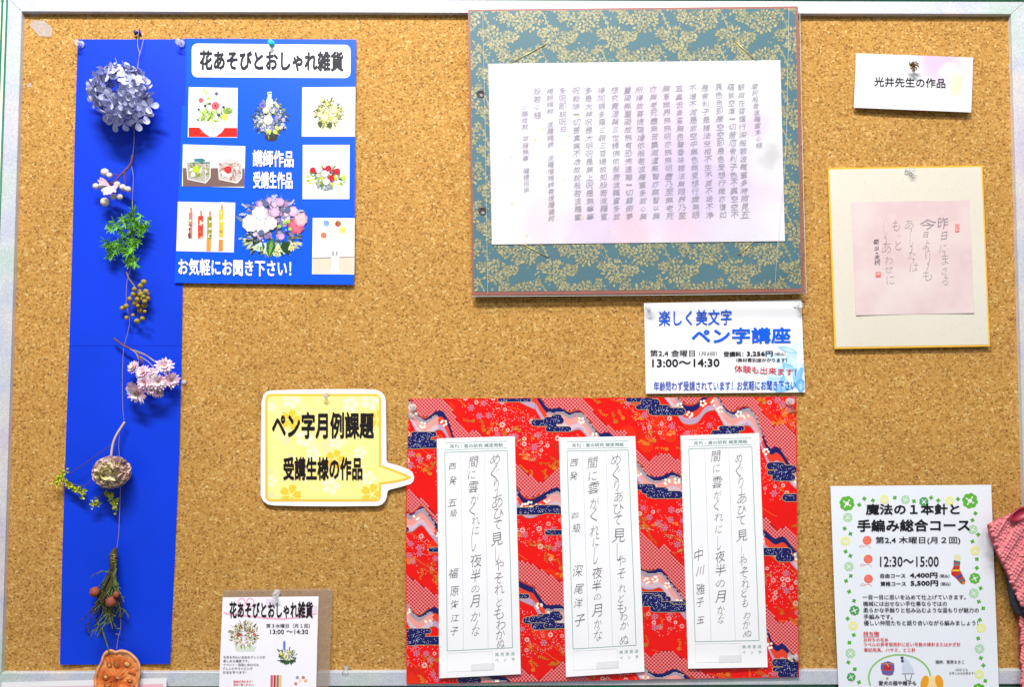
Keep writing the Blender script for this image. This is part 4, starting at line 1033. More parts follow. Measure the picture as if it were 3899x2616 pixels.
for si, sd in enumerate(slips):
    rows = sd['rows']; xm = (rows[0][0][0] + rows[-1][1][0]) / 2
    def hf(x, y, xm=xm, k=si): 
        return hf_red(x, y) + 0.0014 + 0.0028 * (1 - ((x - xm) / 160) ** 2) * sm01((y - 1900) / 650) + (0.0024 * sm01((y - 2480) / 100))
    sh = Sheet(rows, hf)
    x_, y_ = sh.uv(.5, 1)
    T = thing('writing_slip', sd['label'], 'writing slip', P(x_, y_, hf(x_, y_)), 'pen calligraphy slips on the red sheet')
    sh.build('slip_sheet', M_WHITE, T, 16, 50)
    p = Print(hf, 0.0002)
    def ln(u0, v0, u1, v1, w_, c, n=16):
        pts = [sh.uv(u0 + (u1 - u0) * k / n, v0 + (v1 - v0) * k / n) for k in range(n + 1)]
        p.line(pts, w_, c)
    for v_ in (.0195, .0480): ln(.10, v_, .90, v_, 1.6, LINEC)
    for a in ((.10, .058, .90, .058), (.10, .885, .905, .885), (.10, .058, .10, .885), (.90, .058, .905, .885)): ln(*a, 2.2, LINEC)
    for a in ((.303, .058, .30, .885), (.606, .058, .605, .885)): ln(*a, 1.4, S(196, 200, 222))
    for a in ((.10, .895, .66, .895), (.10, .975, .66, .975), (.10, .895, .10, .975), (.66, .895, .66, .975)): ln(*a, 1.0, S(214, 214, 220))
    p.build('printed_rules', T)
    def at(u, v): return sh.uv(u, v)
    a, b, c_ = at(.165, .026), at(.845, .026), at(.165, .0415)
    text(sh, T, '月刊・書の研究 規定用紙', a, (b[0] - a[0], b[1] - a[1]), (c_[0] - a[0], c_[1] - a[1]), (104, 150, 138), 0.008, 0.0005)
    for body, v_ in (('実 用 書 道', .903), ('ペ 　ン　 字', .927)):
        a, b, c_ = at(.69, v_), at(.93, v_), at(.69, v_ + .012)
        text(sh, T, body, a, (b[0] - a[0], b[1] - a[1]), (0, 13), (150, 178, 168), 0.0, 0.0005)
    for key, nm in (('R', 'handwriting'), ('M', 'handwriting'), ('L', 'handwriting')):
        ch = []
        for it in sd[key].split(';'):
            c0 = it[0]; x, y, h_ = [float(v) for v in it[1:].split(',')]
            ch.append((c0, 1530 + .708 * x, 1500 + .708 * y, .708 * h_))
        hand(sh, ch, nm, T, PEN, -0.017, 0.0005, 0.12, -0.14)
    tp = Sheet([(sh.uv(.39, .945), sh.uv(.68, .945)), (sh.uv(.39, .978), sh.uv(.68, .978))], lambda x, y, hf=hf: hf(x, y) + 0.0004)
    tp.build('adhesive_tape', M_TAPE, T, 6, 3, single=True)

# ------------------------------------------------------------------ speech bubble sign
def BB(x, y): return (960 + .3316 * x, 1440 + .3316 * y)
hf_b = lambda x, y: 0.0030 + 0.000006 * (y - 1480) + 0.000002 * (x - 1000)
T = thing('speech_bubble_sign', 'white edged yellow speech bubble sign with bold black lettering', 'sign', P(1220, 1925, 0.003))
out = [(108, 280), (130, 190), (165, 155), (215, 141), (500, 132), (850, 126), (1250, 125), (1400, 130), (1455, 145), (1500, 175), (1525, 215), (1535, 270), (1540, 600), (1543, 940), (1560, 972), (1700, 1010), (1790, 1045), (1840, 1080), (1862, 1140), (1850, 1185), (1820, 1215), (1700, 1250), (1580, 1280), (1555, 1300), (1545, 1370), (1525, 1415), (1490, 1450), (1440, 1467), (1000, 1472), (600, 1470), (250, 1462), (180, 1450), (130, 1415), (98, 1350), (98, 1000), (100, 700)]
flat_poly('sign_card', [BB(*q) for q in out], hf_b, M_WHITE, T, 0.0006)
def bubble(x0, y0, x1, y1, r, tail):
    pts = rrect(x0, y0, x1, y1, r)
    res = []
    n = 7
    res += pts[:n]; res += tail; res += pts[n:]
    return [BB(*q) for q in res]
YB = S(250, 198, 66); YF = S(255, 240, 150)
p = Print(hf_b, 0.0003)
def tri_fill(pts, c):      # rows of small pieces so that it follows the bent card
    p.poly(pts, c)
p.split = False
p.poly([BB(x, y) for x, y in rrect(150, 180, 1480, 1415, 62)], YB)
p.poly([BB(1475, 995), BB(1600, 1040), BB(1760, 1100), BB(1832, 1142), BB(1770, 1170), BB(1640, 1200), BB(1475, 1222)], YB)
p.poly([BB(x, y) for x, y in rrect(178, 208, 1455, 1390, 40)], YF)
p.poly([BB(1452, 1018), BB(1475, 1022), BB(1600, 1068), BB(1740, 1122), BB(1778, 1143), BB(1640, 1175), BB(1475, 1195), BB(1452, 1200)], YF)
Y = random.Random(2)
p.clip = [BB(180, 210), BB(1453, 210), BB(1453, 1388), BB(180, 1388)]
for k in range(46): x, y = Y.uniform(180, 1450), Y.uniform(210, 1390); p.disc(*BB(x, y), Y.uniform(14, 30), S(*Y.choice([(255, 238, 140), (253, 236, 160), (250, 226, 170), (255, 244, 176)])), 12, Y.uniform(10, 22), Y.uniform(0, 3))
def sakura(x, y, r, c):
    cx, cy = BB(x, y); r *= .3316
    for k in range(5):
        a = -1.3 + k * 1.2566
        pts = []
        for (u, v) in ((.12, 0), (.45, -.30), (.8, -.34), (1.0, -.16), (.88, 0), (1.0, .16), (.8, .34), (.45, .30)):
            pts.append((cx + (u * math.cos(a) - v * math.sin(a)) * r, cy + (u * math.sin(a) + v * math.cos(a)) * r))
        p.poly(pts, c, k > 0)
for x, y, r in ((440, 255, 100), (1130, 300, 100), (1350, 260, 110), (600, 690, 110), (900, 1240, 105), (700, 870, 90), (1340, 1150, 90), (960, 740, 80), (210, 1180, 80), (1240, 860, 80), (220, 330, 60)): sakura(x, y, r, S(255, 250, 205))
for x, y, r in ((440, 475, 120), (1445, 470, 115), (955, 930, 115), (440, 1345, 130), (1370, 1335, 130)): sakura(x, y, r, S(252, 206, 66))
p.clip = None
p.build('printed_background', T)
B_ = Sheet([((960, 1440), (1600, 1440)), ((960, 1960), (1600, 1960))], hf_b)
text(B_, T, 'ペン字月例課題', (1035, 1568), (389, 0), (0, 103), (26, 20, 26), 0.034, 0.0012)
text(B_, T, '受講生様の作品', (1078, 1739), (302, 0), (0, 90), (30, 18, 22), 0.034, 0.0012)

# ------------------------------------------------------------------ pen course flyer
def hf_pf(x, y): return 0.0022 + 0.0042 * (sm01((1225 - y) / 70) - sm01((1175 - y) / 40) * .75) + 8e-6 * (y - 1155)
pf = Sheet([((2452, 1155), (3051, 1142)), ((2453, 1190), (3052, 1177)), ((2454, 1225), (3054, 1212)), ((2456, 1330), (3058, 1320)), ((2459, 1499), (3066, 1494))], hf_pf)
T = thing('pen_course_flyer', 'white flyer with large blue heading and pale blue petals printed at lower right', 'flyer', P(2760, 1497, 0.003))
pf.build('flyer_sheet', M_WHITE, T, 24, 60)
p = Print(hf_pf, 0.0002); p.clip = [(2454, 1230), (3054, 1218), (3064, 1492), (2461, 1497)]
U = random.Random(4)
for (x, y, l, w_, a, c) in ((3060, 1280, 150, 60, 1.9, (206, 226, 248)), (3030, 1230, 90, 34, 1.4, (228, 236, 250)), (3060, 1330, 190, 90, 2.1, (170, 212, 246)), (3000, 1330, 150, 60, 1.2, (186, 222, 250)), (2960, 1320, 90, 22, .3, (150, 204, 246)), (2900, 1340, 120, 30, .4, (198, 228, 250)),
                            (2920, 1440, 150, 60, -.3, (190, 226, 250)), (2880, 1470, 200, 50, -.1, (176, 216, 250)), (3060, 1400, 150, 70, 2.4, (120, 190, 246)), (2980, 1380, 90, 40, .9, (130, 196, 244)), (2990, 1400, 80, 30, 1.2, (214, 238, 252)), (3064, 1300, 120, 40, 1.8, (220, 238, 252)), (2800, 1430, 150, 12, .35, (206, 230, 250)), (2700, 1480, 230, 14, -.05, (214, 234, 250)), (2830, 1390, 140, 20, .35, (224, 240, 252)), (3050, 1440, 60, 40, 1.6, (90, 170, 240))):
    for k in range(6):
        f_ = 1 - k / 6; cc = tuple(int(v + (255 - v) * (k / 9)) for v in c)
        p.leaf(x + math.cos(a) * l * .08 * k, y + math.sin(a) * l * .08 * k, l * (1 - .14 * k), w_ * f_, a, S(*cc))
p.clip = None; p.build('printed_petals', T)
BL = (0, 92, 224)
def tx(body, x0, y0, x1, y1, c, off=.012, tilt=0, o_=0):
    if o_: tbox(pf, T, body, x0, y0, x1, y1, (20, 40, 120), off + .014, tilt, z=.0009, name='lettering_outline')
    tbox(pf, T, body, x0, y0, x1, y1, c, off, tilt, z=.0011)
tx('楽しく美文字', 2508, 1182, 2786, 1242, (10, 84, 214), .012, -5)
tx('ペン字講座', 2633, 1248, 3011, 1310, BL, .028, -3)
K_ = (28, 26, 34)
tx('第2,4 金曜日', 2475, 1332, 2646, 1358, K_, .014); tx('（月2回）', 2662, 1338, 2730, 1354, K_, .004)
tx('13:00〜14:30', 2483, 1367, 2740, 1398, K_, .02, -2)
tx('受講料：', 2755, 1338, 2831, 1358, K_, .03); tx('3,256円', 2843, 1336, 2943, 1358, K_, .03); tx('（税込）', 2950, 1341, 2991, 1354, K_, .012)
tx('（教材費別途かかります）', 2803, 1363, 2997, 1379, K_, .02)
tx('体験も出来ます！', 2796, 1389, 3032, 1417, (206, 30, 40), .010, 16)
tx('年齢問わず受講されています！お気軽にお聞き下さい', 2489, 1452, 3030, 1489, (40, 64, 186), .008, -4)

# ------------------------------------------------------------------ name card
hf_n = lambda x, y: 0.0025 + 0.006 * sm01((y - 260) / 170) + 0.0010 * math.sin((x - 3250) / 150.)
nc = Sheet([((3259, 203), (3705, 219)), ((3256, 305), (3702, 322)), ((3251, 410), (3698, 428))], hf_n)
T = thing('name_card', 'small white card with pink and yellow tints below a brown knotted pin', 'card', P(3475, 420, 0.006))
nc.build('card_sheet', wash_material('tinted_card', (252, 250, 254), [(.3, (254, 252, 254)), (.5, (252, 250, 252)), (.6, (250, 248, 252)), (.72, (252, 250, 250))], 5, 1.3, None, [(3570, 235, 110, (240, 206, 244), .9), (3640, 330, 60, (250, 246, 190), .8), (3600, 262, 36, (252, 250, 252), .8)]), T, 20, 16)
text(nc, T, '光井先生の作品', (3329, 292), (271, 7), (0, 37), (26, 24, 34), .014, .0008)
M_RAF = mat('raffia', S(128, 98, 58), 0.7, 0.2, vary=(400, .35))
T = thing('knotted_pin', 'brown knotted dried flower pin on the small white name card', 'push pin', P(3476, 256, .0065))
mb = MB(); c0 = Vector(P(3476, 253, .013))
for k in range(16):
    a = k * 2.4; e = R.uniform(-1.2, 1.2); d = Vector((math.cos(a) * math.cos(e), -abs(math.sin(e)) * .8, math.sin(a) * math.cos(e)))
    side = d.cross(Vector((0, 1, .3))).normalized(); tip = c0 + d * .0088
    v, f = tube_geo(smooth_line([c0, c0 + d * .005 + side * .002, tip, tip - d * .003 + side * .0025], 3), [.0009] * 10, 5); mb.add(v, f)
mb.build('knot', M_RAF, T, True)
v, f = tube_geo([P(3476, 254, .013), P(3476, 256, 0)], .0007, 6); mesh('needle', v, f, M_STEEL, T)

# ------------------------------------------------------------------ gold edged calligraphy board
hf_s = lambda x, y: 0.0034 + 0.0035 * (y - 630) / 700
sk = Sheet([((3152, 640), (3741, 630)), ((3178, 1329), (3770, 1319))], hf_s)
T = thing('poem_board', 'cream square calligraphy board with gold edge and pink poem paper', 'calligraphy board', P(3470, 1325, .003))
sk.build('gold_edge_board', mat('gold_edge', S(240, 186, 60), .4, .4, vary=(60, .1)), T, 2, 2, 0.0026)
cr_ = Sheet([((3158, 646), (3736, 636)), ((3184, 1322), (3764, 1312))], lambda x, y: hf_s(x, y) + .0003)
M_CRM = wash_material('cream_card', (246, 238, 220), [(.3, (248, 242, 226)), (.7, (244, 234, 216))], 8, 0.4, 300)
cr_.build('cream_face', M_CRM, T, 8, 8, .0005)
hf_pk = lambda x, y: hf_s(x, y) + .0007 + .0012 * sm01((y - 1130) / 70) * (abs(x - 3475) / 220) ** 2
pk = Sheet([((3241, 770), (3690, 762)), ((3250, 980), (3700, 970)), ((3260, 1201), (3710, 1192))], hf_pk)
pk.build('pink_poem_paper', wash_material('pink_washi', (246, 224, 222), [(.3, (250, 234, 228)), (.5, (246, 222, 220)), (.62, (242, 212, 212)), (.75, (250, 232, 230))], 16, 5.5), T, 12, 16)
def V(x, y): return (3200 + .357 * x, 700 + .357 * y)
poem = [('昨', 1095, 415, 125), ('日', 1105, 555, 85, 60), ('に', 1098, 690, 80), ('ま', 1115, 805, 105), ('ざ', 1112, 925, 80), ('る', 1120, 1040, 80),
        ('今', 930, 430, 110, 170), ('日', 910, 542, 55, 45), ('よ', 915, 650, 95), ('り', 930, 775, 160, 50), ('も', 930, 975, 115),
        ('あ', 735, 430, 105), ('し', 755, 590, 165, 30), ('た', 765, 760, 90), ('は', 785, 890, 95), ('も', 590, 445, 110), ('っ', 622, 558, 30), ('と', 615, 655, 95),
        ('し', 480, 485, 180, 28), ('あ', 495, 680, 115), ('わ', 515, 815, 95), ('せ', 515, 912, 70), ('に', 535, 1025, 95)]
hand(pk, [(c[0], *V(c[1], c[2]), c[3] * .357, *([c[4] * .357] if len(c) > 4 else [])) for c in poem], 'handwriting', T, (148, 136, 148), -.024, .0005)
hand(pk, [(c, *V(x, y), h * .357) for c, x, y, h in (('菊', 380, 620, 55), ('田', 385, 690, 42), ('一', 388, 738, 8), ('夫', 392, 782, 55), ('詞', 392, 838, 55))], 'handwriting', T, (96, 86, 100), -.004, .0005)
p = Print(hf_pk, .0004)
for x0, y0, x1, y1, n in ((1223, 430, 1268, 515, 3), (376, 940, 431, 998, 2)):
    a, b = V(x0, y0), V(x1, y1); p.poly([a, (b[0], a[1]), b, (a[0], b[1])], S(228, 110, 110))
    for k in range(n * 3): cx, cy = R.uniform(a[0] + 3, b[0] - 3), R.uniform(a[1] + 3, b[1] - 3); p.line([(cx - 3, cy), (cx + 3, cy + R.uniform(-3, 3))], 1.6, S(250, 226, 222))
p.build('red_seal', T)

# ------------------------------------------------------------------ small laminated flyer
def hf_sf(x, y): return 0.0030 + 3.1e-5 * (y - 2250)
def SF(x, y): return (800 + .2525 * x, 2220 + .2525 * y)
T = thing('laminated_flyer', 'small flower course flyer in a cloudy laminate pouch at the bottom', 'flyer', P(1020, 2600, .003))
lam = Sheet([((849, 2246), (1268, 2240)), ((843, 2400), (1261, 2400)), ((838, 2551), (1254, 2551)), ((832, 2700), (1250, 2700))], lambda x, y: hf_sf(x, y) - .0002)
lam.build('laminate_pouch', M_LAMI, T, 16, 30, single=True)
sf = Sheet([((848, 2275), (1213, 2271)), ((841, 2440), (1208, 2440)), ((834, 2616), (1204, 2616)), ((831, 2700), (1202, 2700))], lambda x, y: hf_sf(x, y) + .0003)
sf.build('flyer_sheet', paper('flyer_white', (244, 240, 248)), T, 16, 30)
p = Print(sf.hf, .0002); p.clip = [SF(200, 215), SF(1625, 205), SF(1600, 1600), SF(140, 1600)]
PK_ = S(240, 182, 204)
p.line([SF(200, 445), SF(300, 475), SF(600, 500), SF(850, 530), SF(1100, 542), SF(1330, 520), SF(1560, 470), SF(1625, 455)], 7, PK_)
for cx in (475, 605): p.line([SF(cx + 55 * math.cos(t * .42), 295 + 62 * math.sin(t * .42)) for t in range(16)], 5, PK_)
for x, y in ((900, 300), (1560, 400)): p.rect(SF(x - 60, y - 60), SF(x + 60, y - 60), SF(x + 60, y + 60), SF(x - 60, y + 60), S(232, 216, 232), 1, 1)
p.poly([SF(370, 955), SF(700, 955), SF(670, 1030), SF(395, 1030)], S(212, 220, 206))
bx_, by_ = SF(510, 800)
bouquet(p, bx_, by_ - 5, 54, 46, [(232, 118, 112), (238, 232, 206), (240, 236, 190), (168, 56, 56)], [(176, 174, 120), (120, 124, 80), (90, 98, 62), (206, 200, 160)], 120, 22, 12, Q, [((226, 216, 180), 70, 2.4)])
p.line([SF(1118, 880), SF(1120, 1010)], 9, S(92, 126, 214)); p.line([SF(1118, 865), SF(1118, 885)], 4, S(150, 180, 230))
bx_, by_ = SF(1165, 1110); bouquet(p, bx_, by_, 36, 28, [(244, 246, 232), (246, 240, 120), (232, 236, 220)], [(50, 80, 50), (90, 120, 80), (90, 120, 150)], 60, 12, 12, Q)
for k in range(10): a = .2 + k * .3; p.leaf(*SF(1165 + 60 * math.cos(a), 1160), 18, 6, a, S(46, 76, 46))
for x, c in ((930, (206, 96, 110)), (975, (196, 60, 60)), (1020, (160, 120, 80)), (1060, (232, 196, 140))): p.line([SF(x, 1390), SF(x - 4, 1600)], 9, S(*c))
for x, y, c in ((1315, 1425, (150, 160, 180)), (1405, 1425, (176, 140, 110)), (1355, 1470, (240, 220, 190)), (1440, 1475, (226, 184, 120)), (1292, 1520, (206, 130, 120))): p.disc(*SF(x, y), 6.5, S(*c), 9)
p.clip = None; p.build('printed_picture', T)
def t2(body, x0, y0, x1, y1, c, off=.012, tilt=0):
    a = SF(x0, y0); b = SF(x1, y1); tbox(sf, T, body, a[0], a[1], b[0], b[1], c, off, tilt * .2525, z=.0009)
t2('花あそびとおしゃれ雑貨', 290, 278, 1550, 532, (38, 24, 32), .03)
t2('第３水曜日（月１回）', 845, 612, 1505, 675, (52, 48, 60), .014); t2('13:00 〜14:30', 905, 700, 1480, 768, (46, 42, 54), .014)
for i, s_ in enumerate(('生花を中心に自由なアレンジが', '楽しめる講座です。', 'イベント・用途に合わせた', 'アレンジやラッピング', '方法を学べます！')):
    t2(s_, 200 - i * 3, 1098 + i * 57, (830, 585, 735, 640, 545)[i], 1138 + i * 57, (96, 84, 104), .012)
t2('動画が見れます！', 352, 1468, 636, 1500, (226, 60, 70), .02); t2('是非ご覧ください。', 350, 1515, 660, 1548, (226, 60, 70), .02)

# ------------------------------------------------------------------ knitting course flyer
def KP(x, y): return (3100 + .5205 * x, 1800 + .5205 * y)
def hf_k(x, y): return 0.0030 + 1.36e-5 * (y - 1850) + 3e-6 * (x - 3160)
kf = Sheet([((3162, 1851), (3774, 1846)), ((3171, 2100), (3783, 2100)), ((3181, 2360), (3793, 2360)), ((3193, 2616), (3803, 2616)), ((3197, 2710), (3807, 2710))], hf_k)
T = thing('knitting_course_flyer', 'white knitting course flyer bordered with green clovers at the lower right', 'flyer', P(3490, 2600, .004))
kf.build('flyer_sheet', paper('flyer_white_k', (232, 236, 244)), T, 30, 40)
p = Print(hf_k, .0002); p.clip = [KP(125, 100), KP(1292, 95), KP(1352, 1640), KP(182, 1640)]
def clover_s(x, y, c=(86, 170, 40), r=8.5):
    X, Y_ = KP(x, y); a0 = R.uniform(0, 1.5)
    for k in range(4):
        a = a0 + k * 1.5708; p.disc(X + math.cos(a) * r * .55, Y_ + math.sin(a) * r * .55, r * .5, S(*c), 8, r * .42, a, hold=k > 0)
def clover_l(x, y, c, r=16):
    X, Y_ = KP(x, y); a0 = R.uniform(0.3, 1.2)
    for k in range(4):
        a = a0 + k * 1.5708
        for s_ in (-.36, .36): p.disc(X + math.cos(a + s_) * r * .68, Y_ + math.sin(a + s_) * r * .68, r * .42, S(*c), 9, hold=not (k == 0 and s_ < 0))
    p.up()
    for k in range(4):
        a = a0 + k * 1.5708; p.disc(X + math.cos(a) * r * .5, Y_ + math.sin(a) * r * .5, r * .2, S(226, 238, 222), 7, r * .11, a, hold=True)
GA, GB_, YL, GC = (96, 178, 56), (178, 214, 176), (232, 234, 150), (80, 160, 90)
for x, y, c, r in ((240, 225, GA, 27), (1140, 205, GA, 28), (513, 195, YL, 16), (668, 197, GB_, 16), (803, 212, GC, 17), (992, 205, YL, 16), (246, 327, GB_, 17), (228, 500, YL, 17), (254, 686, GB_, 17), (295, 1008, GC, 18), (285, 1120, YL, 17), (265, 1322, GB_, 18), (271, 1495, GC, 16),
                   (1160, 415, GB_, 17), (1176, 570, YL, 17), (1175, 773, GA, 20), (1168, 882, GB_, 18), (1220, 1137, YL, 17), (1210, 1288, GB_, 17), (1208, 1475, YL, 17), (1205, 1590, GA, 24)): clover_l(x, y, c, r)
for x, y in ((330, 235), (367, 190), (430, 203), (590, 183), (730, 208), (856, 183), (908, 203), (1052, 193), (223, 408), (266, 447), (230, 577), (265, 608), (268, 755), (234, 792), (256, 870), (292, 937), (245, 1068), (290, 1187), (258, 1243), (250, 1387), (297, 1437), (328, 1533),
             (1180, 297), (1158, 347), (1200, 452), (1158, 503), (1190, 632), (1190, 697), (1218, 845), (1205, 943), (1237, 992), (1212, 1077), (1200, 1212), (1220, 1356), (1238, 1410), (1252, 1523)): clover_s(x, y)
for x, y in ((388, 495), (395, 632), (397, 777)):
    X, Y_ = KP(x, y); p.disc(X, Y_, 17, S(238, 112, 92), 18)
    for k in range(3): p.line([(X - 12 + 6 * k, Y_ - 10), (X - 2 + 5 * k, Y_ + 11)], 1, S(246, 160, 140))
    p.line([KP(x + 25, y + 60), KP(x + 18, y + 45), KP(x - 10, y + 38), KP(x - 40, y + 52), KP(x - 60, y + 46), KP(x - 45, y + 34), KP(x - 25, y + 42)], 1.8, S(226, 150, 140))
# striped sock on a hook
X, Y_ = KP(1048, 622); p.disc(X, Y_, 13, S(232, 224, 186), 12)
sock = [(1022, 640), (1070, 650), (1064, 705), (1085, 750), (1108, 790), (1100, 815), (1075, 815), (1040, 775), (1003, 745), (1003, 715), (1018, 690)]
p.poly([KP(*q) for q in sock], S(200, 60, 40))
cc = [(40, 120, 130), (60, 150, 150), (230, 190, 60), (200, 40, 40), (60, 80, 150), (40, 130, 120), (230, 130, 40)]
for k, q in enumerate([[(1022, 641), (1070, 651), (1068, 664), (1020, 654)], [(1020, 666), (1067, 672), (1066, 680), (1019, 678)], [(1010, 708), (1062, 708), (1066, 722), (1004, 722)], [(1003, 722), (1036, 722), (1030, 764), (1003, 745)], [(1036, 760), (1080, 740), (1088, 752), (1048, 782)], [(1058, 795), (1098, 768), (1104, 780), (1068, 808)], [(1075, 812), (1106, 790), (1104, 808), (1090, 818)]]):
    p.poly([KP(*v) for v in q], S(*cc[k]))
# green loop, knitted vest and hat, dog
el = [KP(625 + 226 * math.cos(t), 1500 + 168 * math.sin(t)) for t in [math.radians(a) for a in range(160, 380, 6)]]
p.line(el, 6.5, S(150, 196, 120))
p.poly([KP(*q) for q in ((490, 1395), (540, 1378), (585, 1395), (588, 1440), (575, 1480), (545, 1485), (500, 1475), (486, 1430))], S(90, 100, 180))
for q in (((515, 1405), (560, 1405), (570, 1445), (505, 1445)),): p.poly([KP(*v) for v in q], S(196, 40, 50))
for x0, y0, x1, y1, c in ((492, 1398, 585, 1398, (200, 110, 50)), (490, 1445, 585, 1445, (190, 70, 50)), (500, 1472, 575, 1472, (150, 80, 90)), (525, 1390, 545, 1420, (220, 170, 70))): p.line([KP(x0, y0), KP(x1, y1)], 4, S(*c))
p.poly([KP(*q) for q in ((655, 1350), (690, 1375), (722, 1425), (732, 1470), (645, 1475), (642, 1420))], S(206, 214, 232)); p.line([KP(642, 1472), KP(734, 1470)], 4, S(160, 160, 166))
for x, y in ((643, 1355), (646, 1378)): p.disc(*KP(x, y), 6, S(70, 70, 90), 9)
p.line([KP(665, 1478), KP(672, 1515), KP(700, 1525), KP(715, 1478)], 4, S(150, 140, 150)); p.disc(*KP(535, 1505), 5, S(190, 150, 110), 8)
p.disc(*KP(862, 1548), 34, S(250, 220, 160), 20, 33); p.disc(*KP(808, 1535), 15, S(236, 160, 40), 14, 28, .25); p.disc(*KP(915, 1530), 15, S(236, 160, 40), 14, 27, -.25)
for x in (840, 884): p.disc(*KP(x, 1572), 3.4, S(70, 50, 40), 8)
p.clip = None; p.build('printed_picture', T)
def t3(body, x0, y0, x1, y1, c=(36, 34, 40), off=.012, tilt=0):
    a = KP(x0, y0); b = KP(x1, y1); tbox(kf, T, body, a[0], a[1], b[0], b[1], c, off, tilt * .52, z=.0010)
t3('魔法の１本針と', 378, 227, 1065, 308, (24, 24, 30), .028, -2); t3('手編み総合コース', 315, 342, 1140, 432, (24, 24, 30), .028, -4)
t3('第2,4 木曜日(月２回)', 450, 467, 1070, 525, off=.014); t3('12:30〜15:00', 482, 612, 912, 688, off=.012)
t3('自由コース', 484, 737, 668, 770, off=.026); t3('4,400円', 700, 730, 903, 772, off=.032); t3('（税込）', 918, 742, 990, 768, off=.02)
t3('資格コース', 485, 795, 672, 829, off=.026); t3('5,500円', 705, 787, 908, 831, off=.032); t3('（税込）', 925, 800, 998, 826, off=.02)
for s_, a in (('一目一目に思いを込めて仕上げていきます。', (355, 892, 1110, 928)), ('機械には出せない手仕事ならではの', (358, 940, 972, 976)), ('柔らかな手触りと包み込むような温もりが魅力の', (360, 987, 1205, 1024)), ('手編みです。', (362, 1035, 575, 1072)), ('優しい仲間たちと語り合いながら編みましょう！', (363, 1080, 1200, 1118))):
    t3(s_, *a, off=.012)
RD = (222, 40, 50)
t3('持ち物', 360, 1160, 475, 1196, RD, .016); t3('お持ちの毛糸', 362, 1207, 543, 1236, RD, .010); t3('ラベルの参考使用針に近い号数の棒針またはかぎ針', 363, 1241, 1072, 1271, RD, .010); t3('筆記用具、ハサミ、とじ針', 365, 1281, 742, 1311, RD, .010)
pl_ = Print(hf_k, .001); pl_.line([KP(360, 1200), KP(475, 1199)], 1.8, S(*RD)); pl_.build('underline', T)
t3('講師：菅原まきこ', 888, 1371, 1098, 1397, (60, 58, 66)); t3('HPからも', 1035, 1432, 1125, 1450, (96, 94, 100), .006); t3('お申し込み出来ます！', 988, 1456, 1175, 1476, (96, 94, 100), .006)
t3('愛犬の服や帽子も', 472, 1522, 748, 1556, (46, 42, 50), .02)

# ------------------------------------------------------------------ card at the bottom left
hf_c = lambda x, y: .0125
bc = Sheet([((7, 2599), (635, 2582)), ((-2, 2720), (628, 2705))], hf_c)
T = thing('pink_printed_card', 'white card with pink print behind the dried fruit slice at bottom left', 'card', P(320, 2700, .0120))
bc.build('card_sheet', M_WHITE, T, 6, 4)
p = Print(hf_c, .0002); p.rect((20, 2618), (622, 2604), (616, 2705), (12, 2712), S(244, 190, 206), 4, 2); p.build('printed_panel', T)

# ------------------------------------------------------------------ tape scraps left on the board
for i, (pts, lab) in enumerate((([(103, 318), (119, 316), (121, 331), (105, 333)], 'small scrap of clear tape on the left frame edge'),
                 ([(122, 52), (140, 50), (143, 62), (126, 62)], 'tiny torn tape scrap under the top frame rail at the left corner'),
                 ([(3838, 248), (3852, 246), (3856, 256), (3840, 259)], 'tiny tape scrap beside the right frame rail near the top'),
                 ([(112, 95), (128, 76), (170, 80), (200, 110), (196, 140), (150, 138)], 'pale torn paper residue on the cork in the top left corner'))):
    o = flat_poly('tape_scrap', pts, lambda x, y: .0008 if i in (1, 3) else .0006, M_TAPE, None, .0003); tagit(o, lab, 'tape scrap', 'tape scraps left on the board')

# ------------------------------------------------------------------ dried flower garland
G = thing('dried_flower_garland', 'garland of dried flowers and berries wired on a string over the blue strip', 'garland', P(525, 118, .008))
def hs(x, y): return hf_strip(x, y)
M_WIRE = mat('twisted_wire', S(176, 160, 140), .4, .5, .3)
M_GWIRE = mat('gold_wire', S(190, 176, 90), .35, .5, .5)
def pline(pts, dh=.010): return [P(x, y, hs(x, max(y, 150)) + (h if h is not None else dh)) for x, y, h in [(q + (None,))[:3] for q in pts]]
def strand(pts, r=.00042, name='string', m=None, parent=None, k=6, n=5):
    v, f = tube_geo(smooth_line(pline(pts), k), r, n); return mesh(name, v, f, m or M_WIRE, parent or G, True)
strand([(529, 118, .006), (524, 150, .006), (525, 178, .007), (531, 200, .008), (530, 214), (525, 250), (520, 340, .02), (512, 470), (509, 559), (503, 600)])
strand([(536, 120, .006), (545, 150, .006), (541, 176, .007), (534, 198, .008), (530, 214)])
strand([(500, 631), (508, 674), (506, 720), (504, 772), (512, 860), (508, 960), (497, 1025), (484, 1070), (481, 1151), (493, 1216), (488, 1260), (476, 1303), (470, 1330), (466, 1444), (468, 1560), (473, 1604)])
strand([(456, 1652), (452, 1690), (454, 1727), (460, 1800), (458, 1880), (453, 2012), (450, 2050), (444, 2090)])
strand([(456, 2330), (460, 2386), (450, 2430), (444, 2474)])

def petal_geo(mb, base, dirv, nrm, L, W_, cup, c=None, tipw=1.0, seg=4):
    """a cupped petal"""
    d = dirv.normalized(); n = (nrm - nrm.dot(d) * d).normalized(); s = d.cross(n)
    prof = [(0, .10), (.28, .62), (.58, 1.0), (.84, .78 * tipw), (1.0, .22 * tipw)]
    vs = []; fs = []
    for t, w in prof:
        cen = base + d * (L * t) + n * (cup * L * (t * t))
        for e in (-1, 0, 1): vs.append(cen + s * (e * W_ * .5 * w) + n * (abs(e) * cup * .35 * W_ * w))
    for i in range(len(prof) - 1):
        for j in range(2):
            a = i * 3 + j; fs.append((a, a + 1, a + 4, a + 3))
    mb.add(vs, fs, c)

